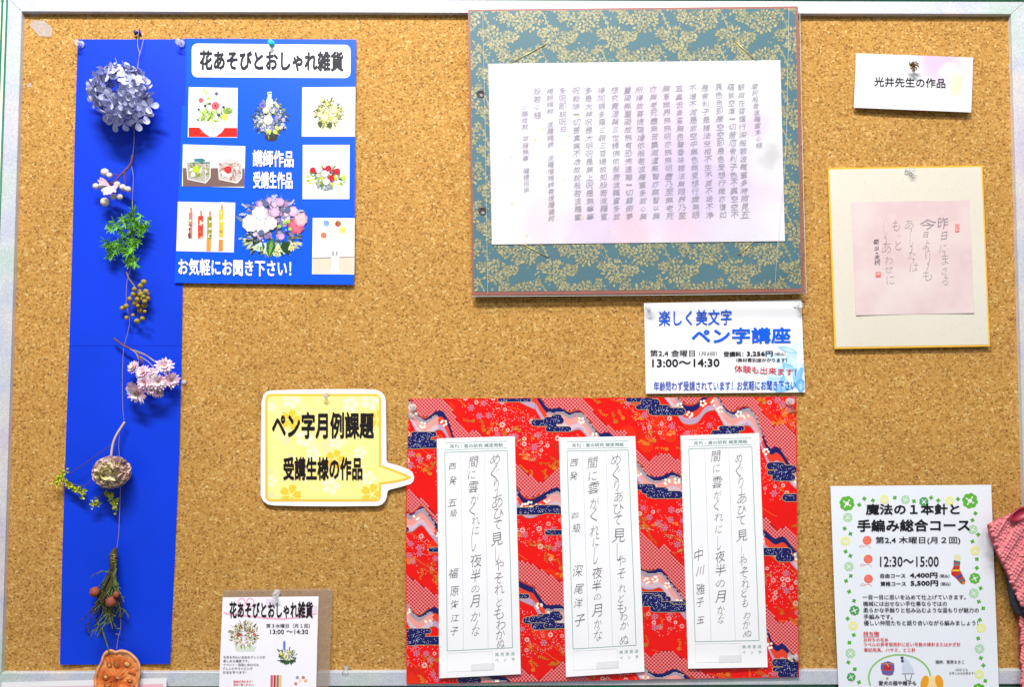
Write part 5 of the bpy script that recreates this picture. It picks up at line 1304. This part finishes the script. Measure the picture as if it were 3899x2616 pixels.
# hydrangea head
M_HYD = mat('hydrangea_petal', S(190, 194, 230, .95), .6, .2, vary=(60, .16), bump=(300, .3, .0005))
nt = M_HYD.node_tree
hyd_c = Vector(P(462, 352, hs(462, 352) + .034))
hy = MB(); v, f = tube_geo(smooth_line([hyd_c + Vector((.012, .02, .045)), hyd_c + Vector((.004, .012, .01)), hyd_c + Vector((.010, .02, -.05))], 4), .0016, 6)
core = mesh('hydrangea_head', v, f, mat('hydrangea_stem', S(96, 92, 96), .7), G, True)
var = []
for k in range(4):
    mb = MB(); ps = [Vector((math.cos(a), 0, math.sin(a))) for a in [q * 1.5708 + R.uniform(-.15, .15) for q in range(4)]]
    for d in ps: petal_geo(mb, d * .0010, d + Vector((0, -.15 + R.uniform(-.25, .25), 0)), Vector((0, -1, 0)), R.uniform(.0115, .0165), R.uniform(.0095, .0140), R.uniform(-.25, .50), None, 1.1)
    mb.add(*[(lambda vf: (vf[0], vf[1]))(tube_geo([(0, .006, 0), (0, -.0012, 0)], .0011, 6))][0])
    me = bpy.data.meshes.new('floret'); me.from_pydata(mb.v, [], mb.f); me.polygons.foreach_set('use_smooth', [True] * len(mb.f)); me.materials.append(M_HYD); var.append(me)
HR = random.Random(14); GL = org(G)
N_ = 150
for k in range(N_):
    yy = 1 - 2 * (k + .5) / N_; rr = math.sqrt(1 - yy * yy); a = k * 2.39996
    d = Vector((rr * math.cos(a), yy, rr * math.sin(a)))
    if d.y > .62: continue
    if (d - Vector((.10, -.95, .10)).normalized()).length < .44: continue       # the hollow in the head
    rad = Vector((.0365, .028, .0385)) * HR.uniform(.84, 1.06)
    pos = hyd_c + Vector((d.x * rad.x, d.y * rad.y, d.z * rad.z))
    f_ = (d + Vector((HR.uniform(-.55, .55), HR.uniform(-.4, .4), HR.uniform(-.55, .55)))).normalized()
    o = link('floret', var[k % 4], core); q = Vector((0, -1, 0)).rotation_difference(f_)
    o.location = pos - GL; o.rotation_mode = 'QUATERNION'; o.rotation_quaternion = q @ Matrix.Rotation(HR.uniform(0, 6.28), 4, 'Y').to_quaternion(); o.scale = (HR.uniform(.62, .95),) * 3
for x, y, dx, dz in ((350, 335, -1, 0), (358, 378, -.9, -.5), (568, 402, .95, -.1), (552, 436, .7, -.6), (522, 462, .5, -.9), (432, 466, -.2, -1), (470, 470, .1, -1)):
    o = link('floret', HR.choice(var), core); o.location = Vector(P(x, y, hs(x, y) + .030)) - GL
    o.rotation_mode = 'QUATERNION'; o.rotation_quaternion = Vector((0, -1, 0)).rotation_difference(Vector((dx, -.9, dz)).normalized()); o.scale = (.8,) * 3

# tallow berry sprig
M_TWIG = mat('twig_brown', S(118, 74, 58), .7, .2, vary=(200, .3), bump=(500, .4, .0004))
M_BERRY = mat('white_berry', S(222, 214, 200), .55, .3, vary=(120, .12), bump=(250, .3, .0005))
def sph(n=10, m_=7, jig=0.0, seed=0):
    rr = random.Random(seed); vs = []; fs = []
    for i in range(m_ + 1):
        t = math.pi * i / m_
        for k in range(n):
            q = 2 * math.pi * k / n; s = 1 + rr.uniform(-jig, jig); vs.append((math.sin(t) * math.cos(q) * s, math.sin(t) * math.sin(q) * s, math.cos(t) * s))
    for i in range(m_):
        for k in range(n): fs.append((i * n + k, (i + 1) * n + k, (i + 1) * n + (k + 1) % n, i * n + (k + 1) % n))
    return vs, fs
def ball_mesh(name, m, jig=.03, seed=0):
    v, f = sph(12, 8, jig, seed); me = bpy.data.meshes.new(name); me.from_pydata(v, [], f); me.polygons.foreach_set('use_smooth', [True] * len(f)); me.materials.append(m); return me
def place(name, me, par, x, y, h, r, sc=(1, 1, 1)):
    o = link(name, me, par); o.location = Vector(P(x, y, hs(x, y) + h)) - GL; o.scale = (r * sc[0], r * sc[1], r * sc[2]); o.rotation_euler = (R.uniform(0, 3), R.uniform(0, 3), 0); return o
def RZ(x, y): return (200 + .478 * x, 100 + .478 * y)
v, f = tube_geo(smooth_line(pline([(504, 592, .010), (499, 621, .011), (482, 645, .014), (458, 669, .016), (434, 693, .018)]), 5), [.0016] * 6 + [.0018] * 8 + [.0013] * 7, 7)
sprig = mesh('berry_sprig', v, f, M_TWIG, G, True)
for pts in ([(458, 669), (440, 665), (424, 662)], [(474, 655), (474, 680), (478, 700)], [(434, 693), (400, 702), (370, 709)], [(434, 693), (440, 720), (442, 740)], [(440, 690), (455, 700), (470, 712)], [(430, 695), (412, 720), (402, 760)]):
    v, f = tube_geo(smooth_line(pline([(a, b, .016) for a, b in pts]), 3), .0008, 5); mesh('twiglet', v, f, M_TWIG, sprig, True)
BM = ball_mesh('berry', M_BERRY, .05, 3)
for x, y, r in ((418, 1165, 33), (455, 1190, 24), (345, 1275, 25), (393, 1270, 25), (515, 1262, 27), (560, 1285, 27), (600, 1300, 26), (485, 1358, 24), (535, 1360, 25), (418, 1402, 37)):
    X, Y_ = RZ(x, y); place('berry', BM, sprig, X, Y_, .017 + R.uniform(-.002, .002), r * .478 * MM * .97, (1, 1, .92))
M_PINKP = mat('pink_petal', S(240, 206, 222), .6, .2, vary=(200, .15))
mb = MB(); c0 = Vector(P(*RZ(450, 1290), .026))
for a in range(14):
    t = -2.6 + a * .19; d = Vector((math.cos(t) * (1 if a % 2 else .8), -.35, math.sin(t)));
    petal_geo(mb, c0 + Vector((.004, 0, .003)), d, Vector((0, -1, 0)), R.uniform(.012, .019), .0052, .1)
for d in (Vector((-.8, -.3, .8)), Vector((-.9, -.4, .5))): petal_geo(mb, c0 + Vector((.002, 0, .002)), d, Vector((0, -1, 0)), .019, .006, .1)
mb.build('pink_bloom', M_PINKP, sprig, True)

# green fern plume
M_FERN = mat('fresh_green', S(116, 190, 50), .55, .3, vary=(90, .3))
M_FERN2 = mat('deep_green', S(80, 150, 50), .55, .3, vary=(90, .3))
v, f = tube_geo(smooth_line(pline([(504, 768, .012), (505, 800, .013), (500, 860, .016), (505, 940, .012), (512, 1000, .010)]), 4), .0009, 6)
fern = mesh('fern_plume', v, f, mat('fern_stem', S(120, 130, 60), .6), G, True)
FR = random.Random(31)
def RY(x, y): return (200 + .542 * x, 750 + .542 * y)
for k, (x, y, l) in enumerate(((560, 110, 60), (545, 150, 75), (600, 150, 70), (500, 170, 75), (440, 190, 70), (400, 215, 65), (640, 190, 65), (590, 210, 70), (540, 215, 75), (620, 250, 60), (480, 245, 70), (560, 275, 70), (515, 310, 75), (460, 330, 70), (410, 350, 70), (385, 335, 55), (440, 380, 65), (560, 340, 60), (600, 320, 50), (540, 380, 55), (500, 370, 60), (410, 410, 60), (560, 430, 45), (580, 460, 35), (535, 460, 35), (650, 215, 45), (570, 180, 60))):
    mb = MB(); X, Y_ = RY(x, y); c0 = Vector(P(X, Y_, hs(X, Y_) + .012 + FR.uniform(0, .012)))
    stem = c0 - Vector((0.0, 0, 0)); ax = Vector((FR.uniform(-.7, .7), -.1, FR.uniform(-1, -.2))).normalized()
    for j in range(24):
        b = c0 + ax * (FR.uniform(-.5, .5) * l * .542 * MM); a = FR.uniform(0, 6.28)
        d = Vector((math.cos(a), FR.uniform(-.8, .2), math.sin(a))) + ax * .5; d.normalize()
        L = FR.uniform(.006, .0125); s = d.cross(Vector((0, 1, 0.1))).normalized() * .0008
        mb.add([b - s, b + s, b + d * L * .6 + s * 1.1, b + d * L, b + d * L * .6 - s * 1.1], [(0, 1, 2, 3, 4)])
        mb.add([b - s + Vector((0, -.0005, 0)), b + d * L, b + d * L * .5 + Vector((0, -.0011, 0))], [(0, 1, 2)])
    v, f = tube_geo([c0 - ax * l * .27 * MM, c0 + ax * l * .27 * MM], .0004, 4); mb.add(v, f)
    mb.build('frond', M_FERN if FR.random() < .6 else M_FERN2, fern)

# golden seed cluster
M_SEED = mat('golden_seed', S(166, 146, 44), .6, .25, vary=(150, .3), bump=(300, .3, .0004))
v, f = tube_geo(smooth_line(pline([(482, 1036, .010), (490, 1060, .012), (509, 1086, .014), (530, 1130, .014), (528, 1180, .013)]), 5), .0011, 6)
seeds = mesh('seed_cluster', v, f, mat('seed_stem', S(130, 104, 60), .6), G, True)
SM = ball_mesh('seed', M_SEED, .07, 5)
for x, y, r in ((640, 598, 20), (618, 625, 18), (575, 648, 17), (570, 682, 19), (543, 717, 18), (617, 658, 15), (655, 665, 19), (668, 682, 14), (620, 685, 22), (640, 700, 15), (668, 712, 20), (595, 720, 18), (578, 748, 21), (630, 715, 14), (648, 735, 18), (646, 763, 20), (614, 797, 20), (600, 765, 14), (518, 767, 17), (492, 782, 18), (565, 832, 14), (520, 850, 16), (594, 873, 19), (632, 855, 17), (648, 805, 12), (600, 690, 16), (560, 695, 12)):
    X, Y_ = RY(x, y); place('seed', SM, seeds, X, Y_, .014 + R.uniform(-.006, .007), r * .542 * MM, (1, 1, .84))
for (x, y) in ((570, 682), (640, 598), (668, 712), (614, 797), (500, 780), (594, 873), (520, 850), (632, 855), (646, 763)):
    X, Y_ = RY(x, y); v, f = tube_geo(pline([(524, 1125, .013), ((524 + X) / 2 + 3, (1125 + Y_) / 2, .012), (X, Y_, .013)]), .0005, 4); mesh('twiglet', v, f, M_TWIG, seeds, True)

# pink everlasting bunch
v, f = tube_geo(smooth_line(pline([(433, 1288, .010), (452, 1303, .011), (471, 1316, .012), (500, 1330, .013), (520, 1346, .014), (547, 1384, .016)]), 4), .0015, 6)
ever = mesh('everlasting_bunch', v, f, M_TWIG, G, True)
for a, b in (((500, 1330), (590, 1380)), ((510, 1336), (620, 1400)), ((520, 1346), (560, 1440)), ((490, 1326), (530, 1372)), ((520, 1350), (600, 1420))):
    v, f = tube_geo(smooth_line(pline([(a[0], a[1], .013), ((a[0] + b[0]) / 2 + 6, (a[1] + b[1]) / 2 - 6, .016), (b[0], b[1], .016)]), 4), .0006, 5); mesh('twiglet', v, f, mat('straw_stem', S(186, 166, 130), .6) if 'straw_stem' not in bpy.data.materials else bpy.data.materials['straw_stem'], ever, True)
M_EV = ink_mat('everlasting_petal', .6); M_EVC = mat('flower_centre', S(196, 150, 120), .8, .2, vary=(500, .3), bump=(900, .5, .0006))
ER = random.Random(8)
for x, y, r, dx, dz, h in ((790, 1190, 66, .3, .3, .020), (832, 1285, 62, .7, -.2, .018), (575, 1200, 52, -.5, .5, .018), (640, 1235, 56, -.1, .5, .024), (745, 1300, 62, .2, -.1, .028), (655, 1305, 60, -.2, 0, .028), (600, 1375, 80, -.3, -.4, .024), (700, 1350, 50, .1, -.4, .024), (560, 1340, 50, -.6, -.2, .018), (700, 1240, 45, .2, .4, .020), (740, 1370, 46, .2, -.6, .020)):
    X, Y_ = RY(x, y); c0 = Vector(P(X, Y_, hs(X, Y_) + h)); r *= .542 * MM; nrm = Vector((dx, -1, dz)).normalized()
    s1 = nrm.cross(Vector((0, 0, 1))).normalized(); s2 = nrm.cross(s1); mb = MB()
    for ring, (n, tilt, L) in enumerate(((15, .05, 1.0), (13, .35, .86), (9, .8, .62))):
        for k in range(n):
            a = 6.283 * k / n + ring * .3 + ER.uniform(-.1, .1); d = s1 * math.cos(a) + s2 * math.sin(a) + nrm * tilt
            petal_geo(mb, c0 + nrm * .001 * ring, d, nrm, r * L * ER.uniform(.85, 1.1), r * .36, .15, S(*ER.choice([(240, 206, 224), (246, 226, 236), (228, 180, 208), (250, 238, 240)])), .7)
    o = mb.build('everlasting_flower', M_EV, ever, True, True)
    v, f = sph(9, 6, .12, 2); mesh('flower_centre', [c0 + nrm * .002 + Vector(q) * r * .24 for q in v], f, M_EVC, ever, True)

# scabiosa pod with statice sprays
M_STEMP = mat('pale_stem', S(206, 178, 160), .5, .3)
v, f = tube_geo(smooth_line(pline([(475, 1607, .010), (460, 1630, .012), (446, 1652, .014), (435, 1675, .015), (428, 1700, .016), (422, 1742, .018)]), 4), .0018, 7)
stem = mesh('pod_stem', v, f, M_STEMP, G, True)
M_POD = ink_mat('papery_petal', .7); mb = MB(); c0 = Vector(P(425, 1798, hs(425, 1798) + .022)); PR = random.Random(77)
for k in range(260):
    yy = 1 - 2 * (k + .5) / 260; rr = math.sqrt(1 - yy * yy); a = k * 2.39996; d = Vector((rr * math.cos(a), yy, rr * math.sin(a)))
    if d.y > .5: continue
    t = math.hypot(d.x, d.z); c = PR.choice([(222, 206, 164), (228, 214, 172), (212, 198, 136)]) if t < .62 else PR.choice([(206, 176, 164), (196, 160, 156), (212, 192, 170)])
    base = c0 + Vector((d.x * .0195, d.y * .014, d.z * .0165)); side = d.cross(Vector((PR.uniform(-1, 1), PR.uniform(-1, 1), PR.uniform(-1, 1)))).normalized()
    petal_geo(mb, base, d + side * PR.uniform(.2, .7), side, .0085, .0088, PR.uniform(-.25, .15), S(*c), 1.3)
v, f = sph(14, 10, .04, 4); mb.add([c0 + Vector((q[0] * .0205, q[1] * .015, q[2] * .0175)) for q in v], f, S(196, 180, 142))
mb.build('papery_pod', M_POD, G, True, True)
v, f = sph(8, 6, .1, 9); mesh('pod_centre', [c0 + Vector((-.002, -.020, .0)) + Vector(q) * .0024 for q in v], f, mat('pod_centre', S(110, 96, 50), .8), G, True)
M_STAT = mat('statice_yellow', S(190, 200, 40), .6, .25, vary=(260, .4), bump=(600, .5, .0006)); M_STATS = mat('statice_stem', S(92, 66, 84), .6)
for pts in ([(424, 1694, .015), (380, 1725, .014), (310, 1775, .013), (259, 1806, .013)], [(400, 1790, .012), (350, 1828, .012), (318, 1850, .012), (262, 1838, .014)], [(415, 1850, .012), (390, 1880, .012), (368, 1902, .012)], [(425, 1850, .012), (424, 1880, .012)]):
    v, f = tube_geo(smooth_line(pline(pts), 4), .0006, 5); mesh('statice_stem', v, f, M_STATS, G, True)
for x, y, n, w_, h_, sl in ((232, 1819, 22, 24, 20, -.9), (262, 1842, 16, 16, 16, .5), (298, 1864, 18, 22, 14, .5), (318, 1878, 12, 14, 18, 0), (364, 1914, 16, 18, 16, 0), (420, 1885, 15, 14, 16, 0), (438, 1920, 16, 12, 24, 0)):
    mb = MB()
    for k in range(n * 2):
        X = x + PR.gauss(0, .5) * w_; Y_ = y + PR.gauss(0, .5) * h_ + sl * (X - x) * .6; c1 = Vector(P(X, Y_, hs(X, Y_) + .012 + PR.uniform(-.003, .004)))
        for j in range(4):
            a = PR.uniform(0, 6.28); petal_geo(mb, c1, Vector((math.cos(a), PR.uniform(-.8, 0), math.sin(a))), Vector((0, -1, 0)), PR.uniform(.0022, .0036), .0022, .3)
    mb.build('statice_floret', M_STAT, G, False)

# hanging evergreen bundle
M_JUN = mat('dried_evergreen', S(92, 108, 62), .7, .2, vary=(180, .35)); M_JUN2 = mat('dried_evergreen_dark', S(76, 70, 44), .75, .15, vary=(180, .35))
v, f = tube_geo(smooth_line(pline([(440, 2086, .010), (434, 2105, .012), (430, 2130, .014), (432, 2170, .014)]), 4), [.0022, .003, .0036, .0044, .005, .0054, .0056, .0056, .0056, .0056, .0056, .005, .0044], 9)
bund = mesh('evergreen_bundle', v, f, M_JUN2, G, True)
JR = random.Random(12)
def twig(mb, p0, d, L, r, depth=0):
    """scaly twig that droops and forks"""
    pts = [Vector(p0)]; dd = Vector(d)
    n = 6
    for k in range(n):
        dd = (dd + Vector((JR.uniform(-.22, .22), JR.uniform(-.12, .12), -.10 + JR.uniform(-.14, .14)))).normalized(); pts.append(pts[-1] + dd * L / n)
        if depth < 2 and k > 0 and JR.random() < (.75 if depth == 0 else .5):
            s = JR.choice((-1, 1)); twig(mb, pts[-1], (dd + Vector((s * JR.uniform(.45, .9), JR.uniform(-.3, .2), JR.uniform(-.1, .2)))).normalized(), L * JR.uniform(.25, .42), r * .8, depth + 1)
    rad = [r * (1.0 + .25 * math.sin(i * 2.4)) * (1 - .5 * i / len(pts)) for i in range(len(pts))]
    v, f = tube_geo(pts, rad, 5); mb.add(v, f)
for k in range(24):
    x0 = JR.uniform(418, 446); y0 = JR.uniform(2140, 2185); p0 = P(x0, y0, .014 + JR.uniform(-.004, .008)); mb = MB()
    tx_ = (-.5 if k in (0,) else JR.uniform(-.28, .16)); L = JR.uniform(.035, .064)
    if k in (1, 2, 3): tx_ = (-.06, -.02, -.10)[k - 1]; L = .086
    twig(mb, p0, Vector((tx_, JR.uniform(-.12, .05), -1)).normalized(), L, .0015)
    mb.build('evergreen_twig', M_JUN if k % 3 else M_JUN2, bund, True)
mb = MB(); twig(mb, P(415, 2180, .016), Vector((-.9, -.1, .35)), .022, .001, 1); mb.build('evergreen_twig', M_JUN, bund, True)
mb = MB(); twig(mb, P(450, 2310, .014), Vector((.9, -.1, -.5)), .022, .001, 1); mb.build('evergreen_twig', M_JUN, bund, True)
RB_ = ball_mesh('red_berry', mat('red_brown_berry', S(150, 76, 58), .6, .25, vary=(120, .25), bump=(300, .3, .0005)), .08, 6)
for x, y, r, h in ((361, 2254, 19, .016), (425, 2290, 21, .022), (443, 2264, 12, .026), (402, 2278, 12, .018)): place('red_berry', RB_, bund, x, y, h, r * MM, (1, 1, .95))
for k, (y, sl) in enumerate(((2112, 2), (2122, -3), (2129, 2), (2139, -3))):
    ring = [P(431 + 15 * math.cos(t), y + sl * math.cos(t), .014 + .0062 * math.sin(t) + hs(431, y)) for t in [6.283 * q / 14 for q in range(15)]]
    v, f = tube_geo(ring, .00045, 4, False); mesh('wire_binding', v, f, M_GWIRE, bund, True)
for x, y in ((456, 2394), (456, 2416)):
    v, f = tube_geo([P(x - 16, y - 2, .013), P(x - 4, y, .014), P(x + 2, y - 2, .014)], .0004, 4); mesh('wire_binding', v, f, M_GWIRE, bund)

# dried fruit slice at the foot of the string
def fruit_mat():
    m = mat('dried_fruit_flesh', S(222, 112, 48), .45, .4, bump=(160, .6, .0012)); nt = m.node_tree; N = nt.nodes; L = nt.links
    tc = N.new('ShaderNodeTexCoord'); n = N.new('ShaderNodeTexNoise'); n.inputs['Scale'].default_value = 55; n.inputs['Detail'].default_value = 5; L.new(tc.outputs['Object'], n.inputs['Vector'])
    rp = N.new('ShaderNodeValToRGB'); cr = rp.color_ramp; cr.elements[0].position = .3; cr.elements[0].color = (*S(186, 80, 28), 1); cr.elements[1].position = .72; cr.elements[1].color = (*S(246, 172, 110), 1)
    e = cr.elements.new(.5); e.color = (*S(230, 120, 54), 1); L.new(n.outputs['Fac'], rp.inputs[0]); L.new(rp.outputs[0], N['Principled BSDF'].inputs['Base Color']); return m
M_FRUIT = fruit_mat(); M_RIND = mat('dried_rind', S(230, 162, 112), .6, .3, vary=(120, .2), bump=(300, .4, .0006))
outl = [(1470, 262), (1400, 238), (1330, 272), (1295, 330), (1270, 410), (1215, 510), (1190, 620), (1195, 730), (1215, 840), (1290, 930), (1400, 985), (1520, 985), (1640, 930), (1715, 820), (1760, 700), (1785, 580), (1790, 500), (1780, 420), (1740, 350), (1650, 272), (1550, 242)]
outl = [(.2996 * x, 2400 + .2996 * y) for x, y in outl]; ow = smooth_line([(x, y, 0) for x, y in outl + outl[:1]], 3)[:-1]
cx, cy = 447, 2585; n = len(ow); vs = []; fs = []
FH = .0150
for s_, h, wob in ((.93, FH + .000, 0), (1.0, FH + .002, 0), (.975, FH + .0065, 1), (.915, FH + .0070, 1), (.87, FH + .0042, 1)):
    for k, q in enumerate(ow):
        vs.append(P(cx + (q.x - cx) * s_, cy + (q.y - cy) * s_, h + .0007 * math.sin(k * 1.3) * wob))
for i in range(4):
    for k in range(n): fs.append((i * n + k, i * n + (k + 1) % n, (i + 1) * n + (k + 1) % n, (i + 1) * n + k))
fs.append(tuple(range(n)))
sl = mesh('fruit_slice', vs, fs, M_RIND, G, True)
vs = []; fs = []; RN = 7
for i in range(RN + 1):
    s_ = .872 * (1 - i / RN) + .02
    for k, q in enumerate(ow):
        vs.append(P(cx + (q.x - cx) * s_, cy + (q.y - cy) * s_, FH + .0042 - .0012 * sm01(i / 2.) + .0009 * math.sin(k * .9 + i * 1.7) + .0006 * math.sin(k * 2.1 - i)))
for i in range(RN):
    for k in range(n): fs.append((i * n + k, i * n + (k + 1) % n, (i + 1) * n + (k + 1) % n, (i + 1) * n + k))
mesh('fruit_flesh', vs, fs, M_FRUIT, sl, True)
M_SD = mat('fruit_seed', S(236, 180, 112), .35, .5, vary=(200, .25)); M_HOL = mat('seed_cavity', S(178, 92, 40), .5)
for x, y, rx, ry, a in ((1485, 420, 13, 19, .1), (1390, 440, 11, 14, .5), (1620, 430, 17, 12, -.4), (1345, 590, 15, 14, 0), (1680, 545, 17, 8, -.3), (1655, 640, 13, 8, 0), (1370, 700, 14, 9, -.2), (1500, 600, 20, 9, -.3), (1680, 705, 12, 7, -.4), (1430, 850, 13, 16, .3), (1560, 860, 12, 15, -.3)):
    X, Y_ = .2996 * x, 2400 + .2996 * y; c1 = Vector(P(X, Y_, FH + .0034)); v, f = sph(12, 8, .06, int(x))
    def tr(q, k): X0 = q[0] * rx * k * MM; Z0 = q[2] * ry * k * MM; return c1 + Vector((X0 * math.cos(a) - Z0 * math.sin(a), q[1] * .0011 * k, X0 * math.sin(a) + Z0 * math.cos(a)))
    mesh('seed_cavity', [tr(q, .98) for q in v], f, M_HOL, sl, True); mesh('fruit_seed', [tr(q, (.55, .68, .48)[int(x + y) % 3]) + Vector((0, -.0005, 0)) for q in v], f, M_SD, sl, True)

# ------------------------------------------------------------------ knitted garment at the right edge
T = thing('knitted_garment', 'coral pink cable knit garment with a dark red button at the right edge', 'knitwear', P(3880, 2300, .02))
M_KNIT = mat('coral_yarn', S(236, 134, 140), .85, .15, vary=(160, .2), bump=(1500, .6, .0006), sheen=.3)
M_DARK = mat('slate_form', S(66, 72, 88), .5, .4, vary=(20, .15)); M_BTN = mat('dark_red_button', S(158, 30, 54), .35, .5)
ko = [(3783, 2006), (3830, 1979), (3868, 1965), (3905, 1942), (4010, 1925), (4100, 1990), (4120, 2300), (3990, 2420), (3897, 2292), (3856, 2192), (3822, 2124), (3790, 2046)]
def slab(name, pts, h0, h1, m):
    a = [P(x, y, h1) for x, y in pts]; cx = sum(p_[0] for p_ in a) / len(a); cz = sum(p_[2] for p_ in a) / len(a); n = len(a)
    vs = [((x - cx) * .93 + cx, -h1, (z - cz) * .93 + cz) for x, y, z in a] + [(x, -(h0 + h1) * .5, z) for x, y, z in a] + [(x, -h0, z) for x, y, z in a]
    fs = [tuple(range(n - 1, -1, -1)), tuple(range(2 * n, 3 * n))] + [(r0 * n + i, r0 * n + (i + 1) % n, (r0 + 1) * n + (i + 1) % n, (r0 + 1) * n + i) for r0 in (0, 1) for i in range(n)]
    return mesh(name, vs, fs, m, T)
slab('knit_backing', ko, .018, .034, mat('coral_yarn_deep', S(186, 84, 92), .9))
slab('slate_form', [(3837, 2150), (3861, 2305), (3880, 2338), (3905, 2358), (3990, 2420), (4100, 2420), (4100, 2100), (3900, 2080)], .010, .020, M_DARK)
slab('knit_lower', [(3892, 2352), (3897, 2400), (3903, 2700), (4050, 2700), (4050, 2420), (3960, 2400)], .004, .016, mat('coral_yarn_mid', S(170, 70, 80), .9))
def inside(x, y, pl):
    c = False
    for i in range(len(pl)):
        x0, y0 = pl[i - 1]; x1, y1 = pl[i]
        if (y0 > y) != (y1 > y) and x < (x1 - x0) * (y - y0) / (y1 - y0) + x0: c = not c
    return c
def stitches(pl, h, ang, step, row):
    mb = MB(); xs = [q[0] for q in pl]; ys = [q[1] for q in pl]; ca, sa = math.cos(ang), math.sin(ang); k = 0
    u = -500
    while u < 500:
        v_ = -500; k += 1
        cable = (k % 7)
        while v_ < 500:
            x = 3950 + u * ca - v_ * sa; y = 2250 + u * sa + v_ * ca
            if x < 4130 and inside(x, y, pl):
                hh = h + .003 * (1 if cable in (2, 3, 4) else .0) + R.uniform(-.0008, .0008); c1 = Vector(P(x, y, hh)); lean = (.5 if k % 2 else -.5) + (.35 * math.sin(v_ / 18.) if cable in (2, 3, 4) else 0) + R.uniform(-.1, .1)
                a = ang + 1.57 + lean; d = Vector((math.cos(a), 0, -math.sin(a)))
                v, f = tube_geo([c1 - d * .0042, c1 + Vector((0, -.0012, 0)), c1 + d * .0042], [.0014, .0027, .0014], 6); mb.add(v, f)
            v_ += row
        u += step
    return mb
mb = stitches([(x - 9 if x < 3900 else x, y + (8 if y > 2050 else -6)) for x, y in ko], .0345, .55, 10.5, 13); mb.build('knit_stitches', M_KNIT, T, True)
mb = stitches([(3882, 2352), (3887, 2400), (3893, 2700), (4050, 2700), (4050, 2400)], .0165, .1, 8.5, 12.5); mb.build('knit_stitches', M_KNIT, T, True)
v, f = lathe_geo([(.0001, .0), (.008, .0005), (.0092, .0018), (.0105, .0030), (.0130, .0032), (.0138, .0018), (.0130, 0)], 28); c1 = Vector(P(3880, 1957, .041))
mesh('button', [c1 + Matrix.Rotation(-.55, 3, 'Y') @ Vector((q[0] * 1.25, q[1], q[2] * .62)) for q in v], f, M_BTN, T, True)

# ------------------------------------------------------------------ the pins themselves
GB = 'clear push pins'
def cp(px, py, h, tilt, label, sc=1.0): return pin('clear', M_PIN, px, py, h, tilt, label, sc, GB)
cp(311, 170, .0035, (-10, 10), 'clear push pin at the top left corner of the blue paper strip')
cp(692, 166, .0045, (-8, 10), 'clear push pin where the blue strip meets the blue poster')
pin('blue', mat('dark_blue_plastic', S(10, 30, 130), .2, .6), 535, 125, .001, (-45, 18), 'dark blue push pin holding the string of dried flowers', .82)
pin('cyan', mat('cyan_plastic', S(60, 196, 224), .3, .5), 1036, 167, .0040, (0, 8), 'light blue push pin at the top middle of the blue poster', .85)
cp(1243, 1500, .0040, (0, 8), 'clear push pin at the top of the yellow speech bubble sign', .85)
cp(1055, 2256, .0040, (0, 10), 'clear push pin holding the small laminated flyer')
cp(1320, 2541, .0010, (-4, 38), 'unused clear push pin in bare cork right of the small laminated flyer', 1.0)
cp(1574, 1551, .0030, (-16, 0), 'clear push pin at the top left corner of the red patterned sheet')
cp(3002, 1529, .0030, (10, 0), 'clear push pin at the top right corner of the red patterned sheet')
cp(3004, 2500, .0120, (48, -8), 'clear push pin at the bottom right corner of the red patterned sheet', 1.15)
cp(2466, 1170, .0035, (0, 5), 'clear push pin at the left end of the pen course flyer')
cp(3030, 1163, .0035, (22, 5), 'clear push pin at the right end of the pen course flyer', 1.05)
cp(3452, 650, .0040, (34, 14), 'clear push pin at the top of the cream poem board')
cp(702, 1454, .0010, (20, 0), 'small clear push pin beside the pink dried flowers at the blue strip edge', .6)
bpy.data.objects.remove(_to); bpy.data.curves.remove(_cu)
for o in SC.objects:
    if 'origin' in o: del o['origin']
